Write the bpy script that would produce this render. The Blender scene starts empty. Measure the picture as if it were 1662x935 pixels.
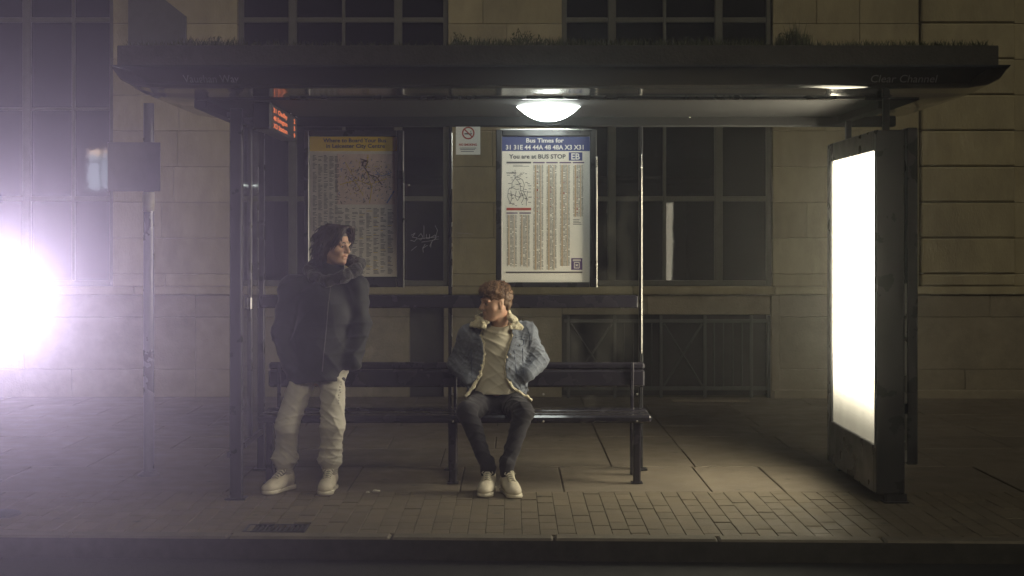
import bpy, math, random
import numpy as np
from mathutils import Matrix, Vector
random.seed(7); rng = np.random.default_rng(7)
S = bpy.context.scene
C = S.collection
R = math.radians
F = 2270.0          # focal length of the lens in photograph pixels
CX, CY, CZ = 831.0, 395.0, 1.65

# ------------------------------------------------------------- camera, light, exposure
cam_d = bpy.data.cameras.new('camera'); cam = bpy.data.objects.new('camera', cam_d); C.objects.link(cam)
cam.location = (0, 0, CZ); cam.rotation_euler = (R(90), 0, 0)
cam_d.sensor_width = 36; cam_d.lens = F/1662*36; cam_d.shift_y = -72.5/1662
cam_d.clip_start = .05; cam_d.clip_end = 500
S.camera = cam

w = bpy.data.worlds.new('World'); S.world = w; w.use_nodes = True
nt = w.node_tree; nt.nodes.clear()
sky = nt.nodes.new('ShaderNodeTexSky'); sky.sky_type = 'NISHITA'; sky.sun_disc = False
sky.sun_elevation = R(35); sky.sun_rotation = R(168)
hs = nt.nodes.new('ShaderNodeHueSaturation'); hs.inputs['Saturation'].default_value = .35
bg = nt.nodes.new('ShaderNodeBackground'); bg.inputs['Strength'].default_value = .0085
wo = nt.nodes.new('ShaderNodeOutputWorld')
nt.links.new(sky.outputs[0], hs.inputs['Color']); nt.links.new(hs.outputs[0], bg.inputs['Color']); nt.links.new(bg.outputs[0], wo.inputs['Surface'])

sd = bpy.data.lights.new('sun', 'SUN'); sun = bpy.data.objects.new('sun', sd); C.objects.link(sun)
sd.energy = .48; sd.angle = R(14); sd.color = (1, .89, .60)
sun.rotation_euler = Vector((-.17, .80, -.575)).to_track_quat('-Z', 'Y').to_euler()

S.view_settings.view_transform = 'Standard'; S.view_settings.look = 'None'
S.view_settings.exposure = 0; S.view_settings.gamma = 1; S.view_settings.use_curve_mapping = False
cy = S.cycles; cy.use_denoising = True
try: cy.denoiser = 'OPENIMAGEDENOISE'
except Exception: pass
cy.max_bounces = 6; cy.diffuse_bounces = 3; cy.glossy_bounces = 3; cy.transparent_max_bounces = 12
cy.volume_bounces = 0; cy.sample_clamp_indirect = 4; cy.caustics_reflective = False; cy.caustics_refractive = False

def P(px, py, D): return Vector(((px-CX)/F*D, D, CZ-(py-CY)/F*D))
def X(px, D): return (px-CX)/F*D
def Z(py, D): return CZ-(py-CY)/F*D

# ------------------------------------------------------------- materials
def mat(name, col, rough=.6, metal=0, var=0, vscale=8, bump=0, bscale=40, island=0, coat=0, emit=None, estr=0, ior=1.5,
        sss=0, dirt=0, dcol=(.02,.02,.02), dscale=2.5, rvar=0, sheen=0, stretch=None, bdist=.01, spots=0):
    m = bpy.data.materials.new(name); m.use_nodes = True
    n = m.node_tree; b = n.nodes['Principled BSDF']; L = n.links
    b.inputs['Base Color'].default_value = (*col, 1); b.inputs['Roughness'].default_value = rough
    b.inputs['Metallic'].default_value = metal; b.inputs['IOR'].default_value = ior
    b.inputs['Coat Weight'].default_value = coat; b.inputs['Coat Roughness'].default_value = .08
    if sheen: b.inputs['Sheen Weight'].default_value = sheen
    if sss:
        b.inputs['Subsurface Weight'].default_value = sss; b.inputs['Subsurface Scale'].default_value = .02
    if emit: b.inputs['Emission Color'].default_value = (*emit, 1); b.inputs['Emission Strength'].default_value = estr
    tc = n.nodes.new('ShaderNodeTexCoord')
    src = tc.outputs['Object']
    if stretch:
        mp = n.nodes.new('ShaderNodeMapping'); mp.inputs['Scale'].default_value = stretch
        L.new(src, mp.inputs['Vector']); src = mp.outputs[0]
    cur = None
    def rgb(c):
        r = n.nodes.new('ShaderNodeRGB'); r.outputs[0].default_value = (*c, 1); return r.outputs[0]
    if var or island or dirt:
        cur = rgb(col)
    if var:
        t = n.nodes.new('ShaderNodeTexNoise'); t.inputs['Scale'].default_value = vscale; t.inputs['Detail'].default_value = 6
        t.inputs['Roughness'].default_value = .65
        L.new(src, t.inputs['Vector'])
        mr = n.nodes.new('ShaderNodeMapRange'); mr.inputs[1].default_value = .25; mr.inputs[2].default_value = .75
        mr.inputs[3].default_value = 1-var; mr.inputs[4].default_value = 1+var
        L.new(t.outputs[0], mr.inputs[0])
        vm = n.nodes.new('ShaderNodeVectorMath'); vm.operation = 'SCALE'; L.new(cur, vm.inputs[0]); L.new(mr.outputs[0], vm.inputs['Scale']); cur = vm.outputs[0]
    if island:
        g = n.nodes.new('ShaderNodeNewGeometry')
        mr = n.nodes.new('ShaderNodeMapRange'); mr.inputs[3].default_value = 1-island; mr.inputs[4].default_value = 1+island
        L.new(g.outputs['Random Per Island'], mr.inputs[0])
        vm = n.nodes.new('ShaderNodeVectorMath'); vm.operation = 'SCALE'; L.new(cur, vm.inputs[0]); L.new(mr.outputs[0], vm.inputs['Scale']); cur = vm.outputs[0]
    if dirt:
        t = n.nodes.new('ShaderNodeTexNoise'); t.inputs['Scale'].default_value = dscale; t.inputs['Detail'].default_value = 8
        t.inputs['Roughness'].default_value = .7; L.new(src, t.inputs['Vector'])
        mr = n.nodes.new('ShaderNodeMapRange'); mr.inputs[1].default_value = .5; mr.inputs[2].default_value = .72; mr.inputs[4].default_value = dirt
        L.new(t.outputs[0], mr.inputs[0])
        mx = n.nodes.new('ShaderNodeMix'); mx.data_type = 'RGBA'
        L.new(mr.outputs[0], mx.inputs[0]); L.new(cur, mx.inputs[6]); L.new(rgb(dcol), mx.inputs[7]); cur = mx.outputs[2]
    if spots:   # trodden-in gum and drips
        vo = n.nodes.new('ShaderNodeTexVoronoi'); vo.inputs['Scale'].default_value = 4.5; vo.inputs['Randomness'].default_value = 1; L.new(tc.outputs['Object'], vo.inputs['Vector'])
        mr = n.nodes.new('ShaderNodeMapRange'); mr.inputs[1].default_value = .10; mr.inputs[2].default_value = .13; mr.inputs[3].default_value = .6; mr.inputs[4].default_value = 0
        L.new(vo.outputs['Distance'], mr.inputs[0]); sc2 = n.nodes.new('ShaderNodeSeparateColor'); L.new(vo.outputs['Color'], sc2.inputs[0])
        mm = n.nodes.new('ShaderNodeMath'); mm.operation = 'GREATER_THAN'; mm.inputs[1].default_value = .55; L.new(sc2.outputs[0], mm.inputs[0])
        m3 = n.nodes.new('ShaderNodeMath'); m3.operation = 'MULTIPLY'; L.new(mr.outputs[0], m3.inputs[0]); L.new(mm.outputs[0], m3.inputs[1])
        mx = n.nodes.new('ShaderNodeMix'); mx.data_type = 'RGBA'; L.new(m3.outputs[0], mx.inputs[0]); L.new(cur, mx.inputs[6]); L.new(rgb((.06,.055,.05)), mx.inputs[7]); cur = mx.outputs[2]
    if cur is not None: L.new(cur, b.inputs['Base Color'])
    if rvar:
        t = n.nodes.new('ShaderNodeTexNoise'); t.inputs['Scale'].default_value = 6; t.inputs['Detail'].default_value = 5
        L.new(tc.outputs['Object'], t.inputs['Vector'])
        mr = n.nodes.new('ShaderNodeMapRange'); mr.inputs[1].default_value = .3; mr.inputs[2].default_value = .7
        mr.inputs[3].default_value = max(0, rough-rvar); mr.inputs[4].default_value = min(1, rough+rvar)
        L.new(t.outputs[0], mr.inputs[0]); L.new(mr.outputs[0], b.inputs['Roughness'])
    if bump:
        t = n.nodes.new('ShaderNodeTexNoise'); t.inputs['Scale'].default_value = bscale; t.inputs['Detail'].default_value = 5
        L.new(src, t.inputs['Vector'])
        bp = n.nodes.new('ShaderNodeBump'); bp.inputs['Strength'].default_value = bump; bp.inputs['Distance'].default_value = bdist
        L.new(t.outputs[0], bp.inputs['Height']); L.new(bp.outputs[0], b.inputs['Normal'])
    return m

M = {}
M['stone'] = mat('sandstone', (.31, .265, .165), .9, var=.18, vscale=5, island=.09, bump=.5, bscale=60, dirt=.5, dcol=(.13,.112,.085), dscale=1.6, stretch=(1,1,.4))
M['mortar'] = mat('mortar', (.15, .13, .09), .95, bump=.3)
M['plinth'] = mat('plinth_stone', (.24, .205, .15), .9, var=.2, vscale=4, island=.08, bump=.5, bscale=50, dirt=.6, dcol=(.10,.09,.075), dscale=1.8)
M['winframe'] = mat('window_paint', (.08, .078, .064), .55, var=.15, vscale=14)
M['pane'] = mat('dark_window_glass', (.006, .006, .008), .03, ior=1.7, bump=.04, bscale=2.2, bdist=.02)
M['recess'] = mat('basement_recess', (.03, .03, .032), .9, var=.3)
M['iron'] = mat('black_iron', (.07, .07, .072), .5, var=.2)
M['slab'] = mat('concrete_slab', (.165, .138, .105), .75, spots=1, var=.22, vscale=3.5, island=.13, bump=.45, bscale=70, dirt=.65, dcol=(.12,.10,.08), dscale=2.2, rvar=.15)
M['brick'] = mat('paving_brick', (.155, .128, .09), .72, spots=1, var=.22, vscale=6, island=.10, bump=.5, bscale=90, dirt=.5, dcol=(.10,.085,.065), dscale=3, rvar=.15)
M['joint'] = mat('joint_sand', (.080, .068, .050), .95, bump=.4, bscale=120)
M['kerb'] = mat('kerb_stone', (.15, .13, .10), .8, var=.25, vscale=7, island=.12, bump=.5, bscale=80, dirt=.4, dcol=(.1,.09,.07))
M['asphalt'] = mat('asphalt', (.026, .026, .026), .9, var=.35, vscale=40, bump=.9, bscale=150, bdist=.008)
M['black'] = mat('black_powder_coat', (.022, .022, .025), .32, coat=.15, rvar=.1, bump=.04, bscale=300, dirt=.2, dcol=(.05,.05,.048))
M['canopy'] = mat('canopy_paint', (.024, .026, .029), .12, coat=.5, rvar=.03, bump=.02, bscale=8)
M['soffit'] = mat('soffit_paint', (.007, .007, .0075), .7, var=.2)
M['parapet'] = mat('planter_fascia', (.045, .042, .036), .85, var=.22, vscale=18, bump=.4, bscale=60, dirt=.5, dcol=(.04,.04,.035))
M['soil'] = mat('soil', (.05, .04, .025), 1, bump=.8)
M['chrome'] = mat('bare_metal', (.55, .54, .5), .28, metal=1, rvar=.08)
M['bench'] = mat('bench_paint', (.024, .022, .032), .25, coat=.4, rvar=.1, bump=.06, bscale=50, dirt=.12, dcol=(.06,.055,.05), dscale=14)
M['grass'] = mat('roof_plants', (.06, .068, .03), .8, island=.45)
M['dryplant'] = mat('dry_stalks', (.06, .045, .025), .9, island=.3)
M['paper'] = mat('poster_paper', (.82, .79, .72), .55, var=.05, vscale=3)
M['paper2'] = mat('map_paper', (.66, .61, .53), .55, var=.08, vscale=5)
M['mappink'] = mat('map_print', (.62, .49, .43), .55, var=.12, vscale=22)
M['blue'] = mat('blue_print', (.045, .06, .22), .5)
M['yellow'] = mat('yellow_print', (.68, .48, .05), .5)
M['white'] = mat('white_print', (.8, .8, .8), .5)
M['ink'] = mat('dark_print', (.07, .065, .075), .5)
M['greyink'] = mat('grey_print', (.20, .19, .18), .5)
M['tanink'] = mat('tan_print', (.56, .42, .27), .5)
M['redink'] = mat('red_print', (.42, .07, .05), .5)
M['purple'] = mat('purple_print', (.10, .055, .17), .5)
M['mapdark'] = mat('map_lines', (.16, .11, .12), .5)
M['mapyel'] = mat('map_yellow', (.6, .45, .12), .5)
M['mapblue'] = mat('map_blue', (.2, .24, .42), .5)
M['scratch'] = mat('scratched_glass', (.30, .30, .30), .7)
M['pole'] = mat('pole_paint', (.16, .155, .17), .3, metal=.6, rvar=.1, dirt=.3)
M['flag'] = mat('flag_back', (.15, .14, .155), .6, var=.12)
M['collar'] = mat('pole_collar', (.65, .6, .42), .35)
M['grate'] = mat('cast_iron', (.03, .03, .032), .5, bump=.4)
M['litter'] = mat('crumpled_paper', (.6, .57, .5), .8)
M['skin'] = mat('skin', (.55, .33, .23), .5, var=.08, vscale=30, sss=.12, bump=.05, bscale=300, bdist=0.0006)
M['lips'] = mat('lips', (.42, .17, .13), .45)
M['eye'] = mat('eye', (.6, .58, .55), .2)
M['iris'] = mat('iris', (.03, .018, .01), .2)
M['hair_dark'] = mat('dark_hair', (.035, .021, .014), .42, island=.5)
M['hair_brown'] = mat('brown_hair', (.27, .155, .085), .5, island=.45)
M['puffer'] = mat('dark_jacket_cloth', (.010, .012, .014), .75, sheen=.1, bump=.3, bscale=60, var=.2, bdist=0.003)
M['fur'] = mat('dark_hood_lining', (.028, .026, .026), .95, bump=1, bscale=120, sheen=.3)
M['joggers'] = mat('cream_jogger_cloth', (.54, .51, .44), .9, sheen=.15, bump=.25, bscale=220, var=.07, vscale=9, bdist=0.0012)
M['rib'] = mat('ribbed_cuff', (.38, .345, .28), .9, bump=.6, bscale=150, bdist=0.002)
M['shoe'] = mat('white_shoe', (.62, .56, .45), .6, var=.12, vscale=25, bump=.25, bscale=140, bdist=0.0015)
M['sole'] = mat('shoe_sole', (.66, .61, .5), .6, var=.1, vscale=20)
M['tongue'] = mat('shoe_tongue', (.16, .15, .13), .9, bump=.3)
M['lace'] = mat('shoe_lace', (.72, .67, .55), .8)
M['denim'] = mat('light_denim', (.145, .163, .205), .85, var=.35, vscale=26, bump=.8, bscale=110, dirt=.4, dcol=(.28,.31,.36), dscale=16, sheen=.1, bdist=0.002)
M['seam'] = mat('denim_seam', (.06, .08, .13), .85, var=.2)
M['sherpa'] = mat('cream_fleece', (.74, .67, .49), 1, bump=1, bscale=130, sheen=.4, var=.15, vscale=60)
M['tee'] = mat('cream_tshirt', (.60, .555, .45), .9, var=.06, vscale=8, bump=.25, bscale=120, bdist=0.0012)
M['jeans'] = mat('dark_jeans', (.016, .015, .021), .85, var=.35, vscale=16, bump=.4, bscale=160, sheen=.1, bdist=0.0012)
M['housing'] = mat('lamp_housing', (.03, .03, .03), .5)

def emission(name, col, strength):
    m = bpy.data.materials.new(name); m.use_nodes = True; n = m.node_tree; n.nodes.clear()
    e = n.nodes.new('ShaderNodeEmission'); e.inputs[0].default_value = (*col, 1); e.inputs[1].default_value = strength
    o = n.nodes.new('ShaderNodeOutputMaterial'); n.links.new(e.outputs[0], o.inputs[0]); return m
M['led'] = emission('orange_led', (1, .25, .09), .85)
M['dome'] = emission('dome_light', (.92, 1.0, .93), 30)
M['litwin'] = emission('lit_window', (.72, .86, 1.0), 4.5)
M['litwarm'] = emission('lit_window_warm', (1, .72, .45), 9)
M['flood'] = emission('floodlight_glass', (.93, .90, 1.0), 25)
# backlit advert sheet: bright in the middle of the tubes, fading towards its lower edge as the tubes end
m = bpy.data.materials.new('backlit_sheet'); m.use_nodes = True; n = m.node_tree; n.nodes.clear()
e = n.nodes.new('ShaderNodeEmission'); o = n.nodes.new('ShaderNodeOutputMaterial'); tc = n.nodes.new('ShaderNodeTexCoord')
sp = n.nodes.new('ShaderNodeSeparateXYZ'); mr = n.nodes.new('ShaderNodeMapRange'); pw = n.nodes.new('ShaderNodeMath'); pw.operation = 'POWER'; pw.inputs[1].default_value = 2.2; ml = n.nodes.new('ShaderNodeMath'); ml.operation = 'MULTIPLY_ADD'; ml.inputs[1].default_value = 18.5; ml.inputs[2].default_value = .62
mr.inputs[1].default_value = .37; mr.inputs[2].default_value = .90
e.inputs[0].default_value = (1, .87, .65, 1)
n.links.new(tc.outputs['Object'], sp.inputs[0]); n.links.new(sp.outputs[2], mr.inputs[0]); n.links.new(mr.outputs[0], pw.inputs[0]); n.links.new(pw.outputs[0], ml.inputs[0]); n.links.new(ml.outputs[0], e.inputs[1]); n.links.new(e.outputs[0], o.inputs[0])
M['backlit'] = m

def glassmat(name, tint=(.93,.95,.94), refl=1.0):
    m = bpy.data.materials.new(name); m.use_nodes = True; n = m.node_tree; n.nodes.clear()
    t = n.nodes.new('ShaderNodeBsdfTransparent'); t.inputs[0].default_value = (*tint, 1)
    g = n.nodes.new('ShaderNodeBsdfGlossy'); g.inputs['Roughness'].default_value = .02
    lw = n.nodes.new('ShaderNodeLayerWeight'); lw.inputs[0].default_value = .5
    pw = n.nodes.new('ShaderNodeMath'); pw.operation = 'POWER'; pw.inputs[1].default_value = 5; n.links.new(lw.outputs['Facing'], pw.inputs[0])
    fr = n.nodes.new('ShaderNodeMath'); fr.operation = 'MULTIPLY_ADD'; fr.inputs[1].default_value = .95; fr.inputs[2].default_value = .04; n.links.new(pw.outputs[0], fr.inputs[0])
    mx = n.nodes.new('ShaderNodeMixShader'); o = n.nodes.new('ShaderNodeOutputMaterial')
    mt = n.nodes.new('ShaderNodeMath'); mt.operation = 'MULTIPLY'; mt.inputs[1].default_value = refl
    n.links.new(fr.outputs[0], mt.inputs[0]); n.links.new(mt.outputs[0], mx.inputs[0])
    n.links.new(t.outputs[0], mx.inputs[1]); n.links.new(g.outputs[0], mx.inputs[2])
    df = n.nodes.new('ShaderNodeBsdfDiffuse'); df.inputs[0].default_value = (.5,.48,.43,1); m2 = n.nodes.new('ShaderNodeMixShader')
    nz = n.nodes.new('ShaderNodeTexNoise'); nz.inputs['Scale'].default_value = 3; nz.inputs['Detail'].default_value = 8; nz.inputs['Roughness'].default_value = .75
    tc = n.nodes.new('ShaderNodeTexCoord'); mp = n.nodes.new('ShaderNodeMapping'); mp.inputs['Scale'].default_value = (1,1,.4); n.links.new(tc.outputs['Object'], mp.inputs[0]); n.links.new(mp.outputs[0], nz.inputs['Vector'])
    mr = n.nodes.new('ShaderNodeMapRange'); mr.inputs[1].default_value = .45; mr.inputs[2].default_value = .8; mr.inputs[4].default_value = .10; n.links.new(nz.outputs[0], mr.inputs[0]); n.links.new(mr.outputs[0], m2.inputs[0])
    n.links.new(mx.outputs[0], m2.inputs[1]); n.links.new(df.outputs[0], m2.inputs[2]); n.links.new(m2.outputs[0], o.inputs[0]); return m
M['glass'] = glassmat('shelter_glass')

# ------------------------------------------------------------- mesh helpers
class MB:
    def __init__(s): s.v = []; s.f = []
    def add(s, vs, fs):
        o = len(s.v); s.v += [tuple(p) for p in vs]; s.f += [tuple(i+o for i in f) for f in fs]; return s
    def box(s, x0, x1, y0, y1, z0, z1, c=0, rot=None, piv=None):
        if c <= 0:
            vs = [(x,y,z) for x in (x0,x1) for y in (y0,y1) for z in (z0,z1)]
            fs = [(0,1,3,2),(4,6,7,5),(0,4,5,1),(2,3,7,6),(0,2,6,4),(1,5,7,3)]
        else:   # chamfered on all edges
            c = min(c, (x1-x0)*.45, (y1-y0)*.45, (z1-z0)*.45)
            vs = []; idx = {}
            for a in (0,1):
                for b in (0,1):
                    for d in (0,1):
                        xx = (x0,x1)[a]; yy = (y0,y1)[b]; zz = (z0,z1)[d]
                        ix = xx+(c if a == 0 else -c); iy = yy+(c if b == 0 else -c); iz = zz+(c if d == 0 else -c)
                        idx[(a,b,d,'x')] = len(vs); vs.append((xx,iy,iz))
                        idx[(a,b,d,'y')] = len(vs); vs.append((ix,yy,iz))
                        idx[(a,b,d,'z')] = len(vs); vs.append((ix,iy,zz))
            I = lambda a,b,d,k: idx[(a,b,d,k)]
            fs = []
            for a in (0,1):
                q = [I(a,0,0,'x'),I(a,1,0,'x'),I(a,1,1,'x'),I(a,0,1,'x')]; fs.append(tuple(q if a else q[::-1]))
                q = [I(0,a,0,'y'),I(0,a,1,'y'),I(1,a,1,'y'),I(1,a,0,'y')]; fs.append(tuple(q if a else q[::-1]))
                q = [I(0,0,a,'z'),I(1,0,a,'z'),I(1,1,a,'z'),I(0,1,a,'z')]; fs.append(tuple(q if a else q[::-1]))
            for p in (0,1):
                for r in (0,1):
                    q = [I(p,r,0,'x'),I(p,r,1,'x'),I(p,r,1,'y'),I(p,r,0,'y')]; fs.append(tuple(q if p == r else q[::-1]))
                    q = [I(p,0,r,'x'),I(p,0,r,'z'),I(p,1,r,'z'),I(p,1,r,'x')]; fs.append(tuple(q if p == r else q[::-1]))
                    q = [I(0,p,r,'y'),I(1,p,r,'y'),I(1,p,r,'z'),I(0,p,r,'z')]; fs.append(tuple(q if p == r else q[::-1]))
            for a in (0,1):
                for b in (0,1):
                    for d in (0,1):
                        q = (I(a,b,d,'x'),I(a,b,d,'y'),I(a,b,d,'z')); fs.append(q if (a+b+d) % 2 else q[::-1])
        if rot:
            pv = Vector(piv) if piv else Vector(((x0+x1)/2,(y0+y1)/2,(z0+z1)/2))
            vs = [tuple(rot @ (Vector(v)-pv) + pv) for v in vs]
        return s.add(vs, fs)
    def tube(s, pts, r, n=8, cap=True):
        pts = [Vector(p) for p in pts]; m = len(pts)
        rs = r if isinstance(r, (list, tuple)) else [r]*m
        vs = []; prev = None
        for i, p in enumerate(pts):
            t = (pts[min(i+1,m-1)]-pts[max(i-1,0)]).normalized()
            if prev is None:
                u = t.cross(Vector((0,0,1)));
                if u.length < .1: u = t.cross(Vector((1,0,0)))
            else: u = prev - t*prev.dot(t)
            u.normalize(); prev = u; v = t.cross(u)
            for k in range(n):
                a = 2*math.pi*k/n; vs.append(tuple(p + (u*math.cos(a)+v*math.sin(a))*rs[i]))
        fs = [(i*n+k, i*n+(k+1)%n, (i+1)*n+(k+1)%n, (i+1)*n+k) for i in range(m-1) for k in range(n)]
        if cap: fs += [tuple(range(n))[::-1], tuple((m-1)*n+k for k in range(n))]
        return s.add(vs, fs)
    def lathe(s, prof, c, n=40, ax='z', sx=1, sy=1):
        vs = []
        for (r, h) in prof:
            for k in range(n):
                a = 2*math.pi*k/n; p = (r*math.cos(a)*sx, r*math.sin(a)*sy, h)
                if ax == 'y': p = (p[0], p[2], p[1])
                vs.append((c[0]+p[0], c[1]+p[1], c[2]+p[2]))
        m = len(prof)
        fs = [(i*n+k, i*n+(k+1)%n, (i+1)*n+(k+1)%n, (i+1)*n+k) for i in range(m-1) for k in range(n)]
        return s.add(vs, fs)
    def quadY(s, x0, x1, z0, z1, y):      # thin print facing the camera side (-Y)
        return s.add([(x0,y,z0),(x1,y,z0),(x1,y,z1),(x0,y,z1)], [(0,1,2,3)])
    def ribY(s, pts, wd, y):              # flat ribbon along (x, z) points on a plane of constant y
        for (a, b) in zip(pts, pts[1:]):
            dx, dz = b[0]-a[0], b[1]-a[1]; l = math.hypot(dx, dz) or 1; nx, nz = -dz/l*wd/2, dx/l*wd/2
            s.add([(a[0]+nx,y,a[1]+nz),(a[0]-nx,y,a[1]-nz),(b[0]-nx,y,b[1]-nz),(b[0]+nx,y,b[1]+nz)], [(0,1,2,3)])
        return s
    def build(s, name, m, parent=None, smooth=False):
        me = bpy.data.meshes.new(name); me.from_pydata(s.v, [], s.f); me.update()
        if smooth: me.polygons.foreach_set('use_smooth', [True]*len(me.polygons))
        return link(name, me, m, parent)

def link(name, me, m, parent=None):
    o = bpy.data.objects.new(name, me); C.objects.link(o)
    for x in (m if isinstance(m, (list, tuple)) else [m]): me.materials.append(x)
    if parent is not None:
        o.parent = parent
        if parent.type == 'EMPTY': o.matrix_parent_inverse = parent.matrix_basis.inverted()   # mesh parents already sit at the world origin
    return o
def tag(o, label=None, cat=None, group=None, kind=None):
    if label: o['label'] = label
    if cat: o['category'] = cat
    if group: o['group'] = group
    if kind: o['kind'] = kind
    return o
def thing(name, label, cat, loc=(0,0,0), group=None):
    o = bpy.data.objects.new(name, None); C.objects.link(o); o.location = loc; o.empty_display_size = .1
    return tag(o, label, cat, group)
def smoothang(o, ang=35):
    me = o.data; me.polygons.foreach_set('use_smooth', [True]*len(me.polygons))
    try: me.set_sharp_from_angle(angle=R(ang))
    except Exception: pass
    return o

def text_mesh(txt, size, mtx, width=None, bold=0, align='LEFT'):
    cu = bpy.data.curves.new('lettering', 'FONT'); cu.body = txt; cu.size = size; cu.offset = bold; cu.align_x = align; cu.resolution_u = 3
    ob = bpy.data.objects.new('lettering', cu)
    me = bpy.data.meshes.new_from_object(ob)
    vs = np.array([v.co[:] for v in me.vertices]) if len(me.vertices) else np.zeros((0,3))
    fs = [tuple(p.vertices) for p in me.polygons]
    bpy.data.objects.remove(ob); bpy.data.curves.remove(cu); bpy.data.meshes.remove(me)
    if len(vs) and width:
        lo, hi = vs[:,0].min(), vs[:,0].max(); k = width/(hi-lo); vs[:,0] = (vs[:,0]-lo)*k
    return [tuple(mtx @ Vector(v)) for v in vs], fs
FACE = Matrix(((1,0,0,0),(0,0,-1,0),(0,1,0,0),(0,0,0,1)))
def put_text(mb, txt, x0, x1, zbase, capheight, y, bold=0):
    v, f = text_mesh(txt, capheight/.70, Matrix.Translation((x0, y, zbase)) @ FACE, width=x1-x0, bold=bold)
    mb.add(v, f)

# ============================================================= the setting
# road
def grid_sheet(name, m, x0, x1, y0, y1, z):
    b = MB(); b.add([(x0,y0,z),(x1,y0,z),(x1,y1,z),(x0,y1,z)], [(0,1,2,3)]); return b.build(name, m)
tag(grid_sheet('road', M['asphalt'], -60, 60, -30, 8.2, -.12), kind='structure')
def kerb_y(x): return 7.80-.030*x
# bedding under the paving
tag(grid_sheet('ground', M['joint'], -60, 60, 7.9, 60, -.012), kind='structure')
# kerb stones
b = MB(); kerb_shade = MB(); x = -8.0
while x < 8.5:
    L = .915; a = math.atan(-.030)
    rot = Matrix.Rotation(a, 3, 'Z'); xc = x+L/2; yc = kerb_y(xc)+.0625
    b.box(xc-L/2+.004, xc+L/2-.004, yc-.0625, yc+.0625, -.2, .006+random.uniform(-.002,.002), .012, rot=rot)
    kerb_shade.add([(xc-L/2, kerb_y(xc-L/2)-.003, -.13), (xc+L/2, kerb_y(xc+L/2)-.003, -.13), (xc+L/2, kerb_y(xc+L/2)-.003, -.008), (xc-L/2, kerb_y(xc-L/2)-.003, -.008)], [(0,1,2,3)]); x += L
tag(b.build('kerb', M['kerb']), kind='structure')
tag(kerb_shade.build('kerb_shade_sheet', mat('shaded_kerb_face', (.04,.038,.034), .9, var=.4, vscale=12)), kind='structure')  # near-black sheet: shade on the kerb's road side put into the colour
# brick paving band
b = MB(); y = 7.72; row = 0; y_end = 9.29
xs = np.arange(-7.5, 7.5, .1035)
for i, x in enumerate(xs):
    yy = 7.66 + (.1035 if i % 2 else 0) + random.uniform(-.004,.004)
    while yy < y_end-.02:
        y1 = min(yy+.205, y_end)
        x0r = x+.0025+random.uniform(0,.001)
        if y1 > kerb_y(x)+.13 and y1-yy > .03:
            y0 = max(yy, kerb_y(x+.05)+.128)
            if y1-y0 > .02 and not (X(395,8.1)-.03 < x < X(500,8.1)-.05 and 7.97 < (y0+y1)/2 < 8.23):
                h = random.uniform(-.0025, .0015)
                rot = Matrix.Rotation(random.uniform(-.012,.012), 3, 'X') @ Matrix.Rotation(random.uniform(-.01,.01), 3, 'Y')
                b.box(x0r-.0015, x+.102, y0+.0013, y1-.0013, -.05, h, .0024, rot=rot)
        yy += .2075
tag(b.build('brick_paving', M['brick']), kind='structure')
# slabs
b = MB()
rows = [9.292, 10.35, 11.25, 11.95, 12.65, 13.5, 14.3, 15.0]
for j in range(len(rows)-1):
    y0, y1 = rows[j], rows[j+1]
    if j == 0: js = [-7.1,-6.2,-5.3,-4.4,-3.55,-2.7,-1.9,-1.1,-.35,.345,1.33,1.82,2.55,3.4,4.3,5.2,6.1,7.0,7.8]
    else:
        js = [1.355 + k*.9 + (random.uniform(-.1,.1)) for k in range(1,8)] + [1.355] + [.735 - k*.87 - (.4 if j % 2 else 0)*(k>0) for k in range(0,10)]
        js = sorted(js)
    for a, c in zip(js, js[1:]):
        if c-a < .15: continue
        rot = Matrix.Rotation(random.uniform(-.003,.003), 3, 'X') @ Matrix.Rotation(random.uniform(-.003,.003), 3, 'Y')
        b.box(a+.0038, c-.0038, y0+.0038, y1-.0038, -.06, random.uniform(-.004,.001), .005, rot=rot)
tag(b.build('pavement', M['slab']), kind='structure')

# ============================================================= stone building
WY = 15.0
bld = thing('stone_building', 'pale sandstone building with tall dark mullioned windows behind the shelter', 'building', (0, WY, 0))
def ashlar(b, x0, x1, zs, y=WY, lmin=.75, lmax=1.15, c=.006, gap=.0015, dep=.12, jit=.004):
    for (z0, z1) in zip(zs, zs[1:]):
        xx = x0; first = True
        while xx < x1-.01:
            L = random.uniform(lmin, lmax)*(random.uniform(.4,.8) if first else 1); first = False
            xe = xx+L
            if x1-xe < .3: xe = x1
            yj = y-random.uniform(0, jit)
            b.box(xx+gap, min(xe,x1)-gap, yj, y+dep, z0+gap, z1-gap, c); xx = xe
top = [1.19] + [1.322+.383*k for k in range(0, 15)]
AX0, AX1, BX0, BX1 = X(385,WY), X(727,WY), X(912,WY), X(1254,WY)
LX0, LX1 = -7.3, X(183,WY)
SILL, HEAD = 1.19, 5.4
b = MB()
bd = [(LX1, AX0), (AX1, BX0), (BX1, X(1395,WY))]
for (a, c) in bd: ashlar(b, a, c, top)
ashlar(b, -9.5, LX0, top)
# projecting pilaster with deep coursed joints at the right
ashlar(b, X(1395,WY), X(1492,WY), top, lmin=2, lmax=2.2)
ashlar(b, X(1492,WY), X(1645,WY), top, y=WY-.07, lmin=2, lmax=2.2, c=.016, gap=.004, dep=.19)
ashlar(b, X(1645,WY), 9.5, top, y=WY-.01)
wall = b.build('wall', M['stone'], bld)
b = MB(); b.box(-9.5, 9.5, WY+.10, WY+.4, HEAD, 6.6)
for (a, c) in [(-9.5,LX0),(LX1,AX0),(AX1,BX0),(BX1,9.5)]: b.box(a+.003, c-.003, WY+.03, WY+.4, .0, HEAD-.002)
b.build('wall_core', M['mortar'], bld)
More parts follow.
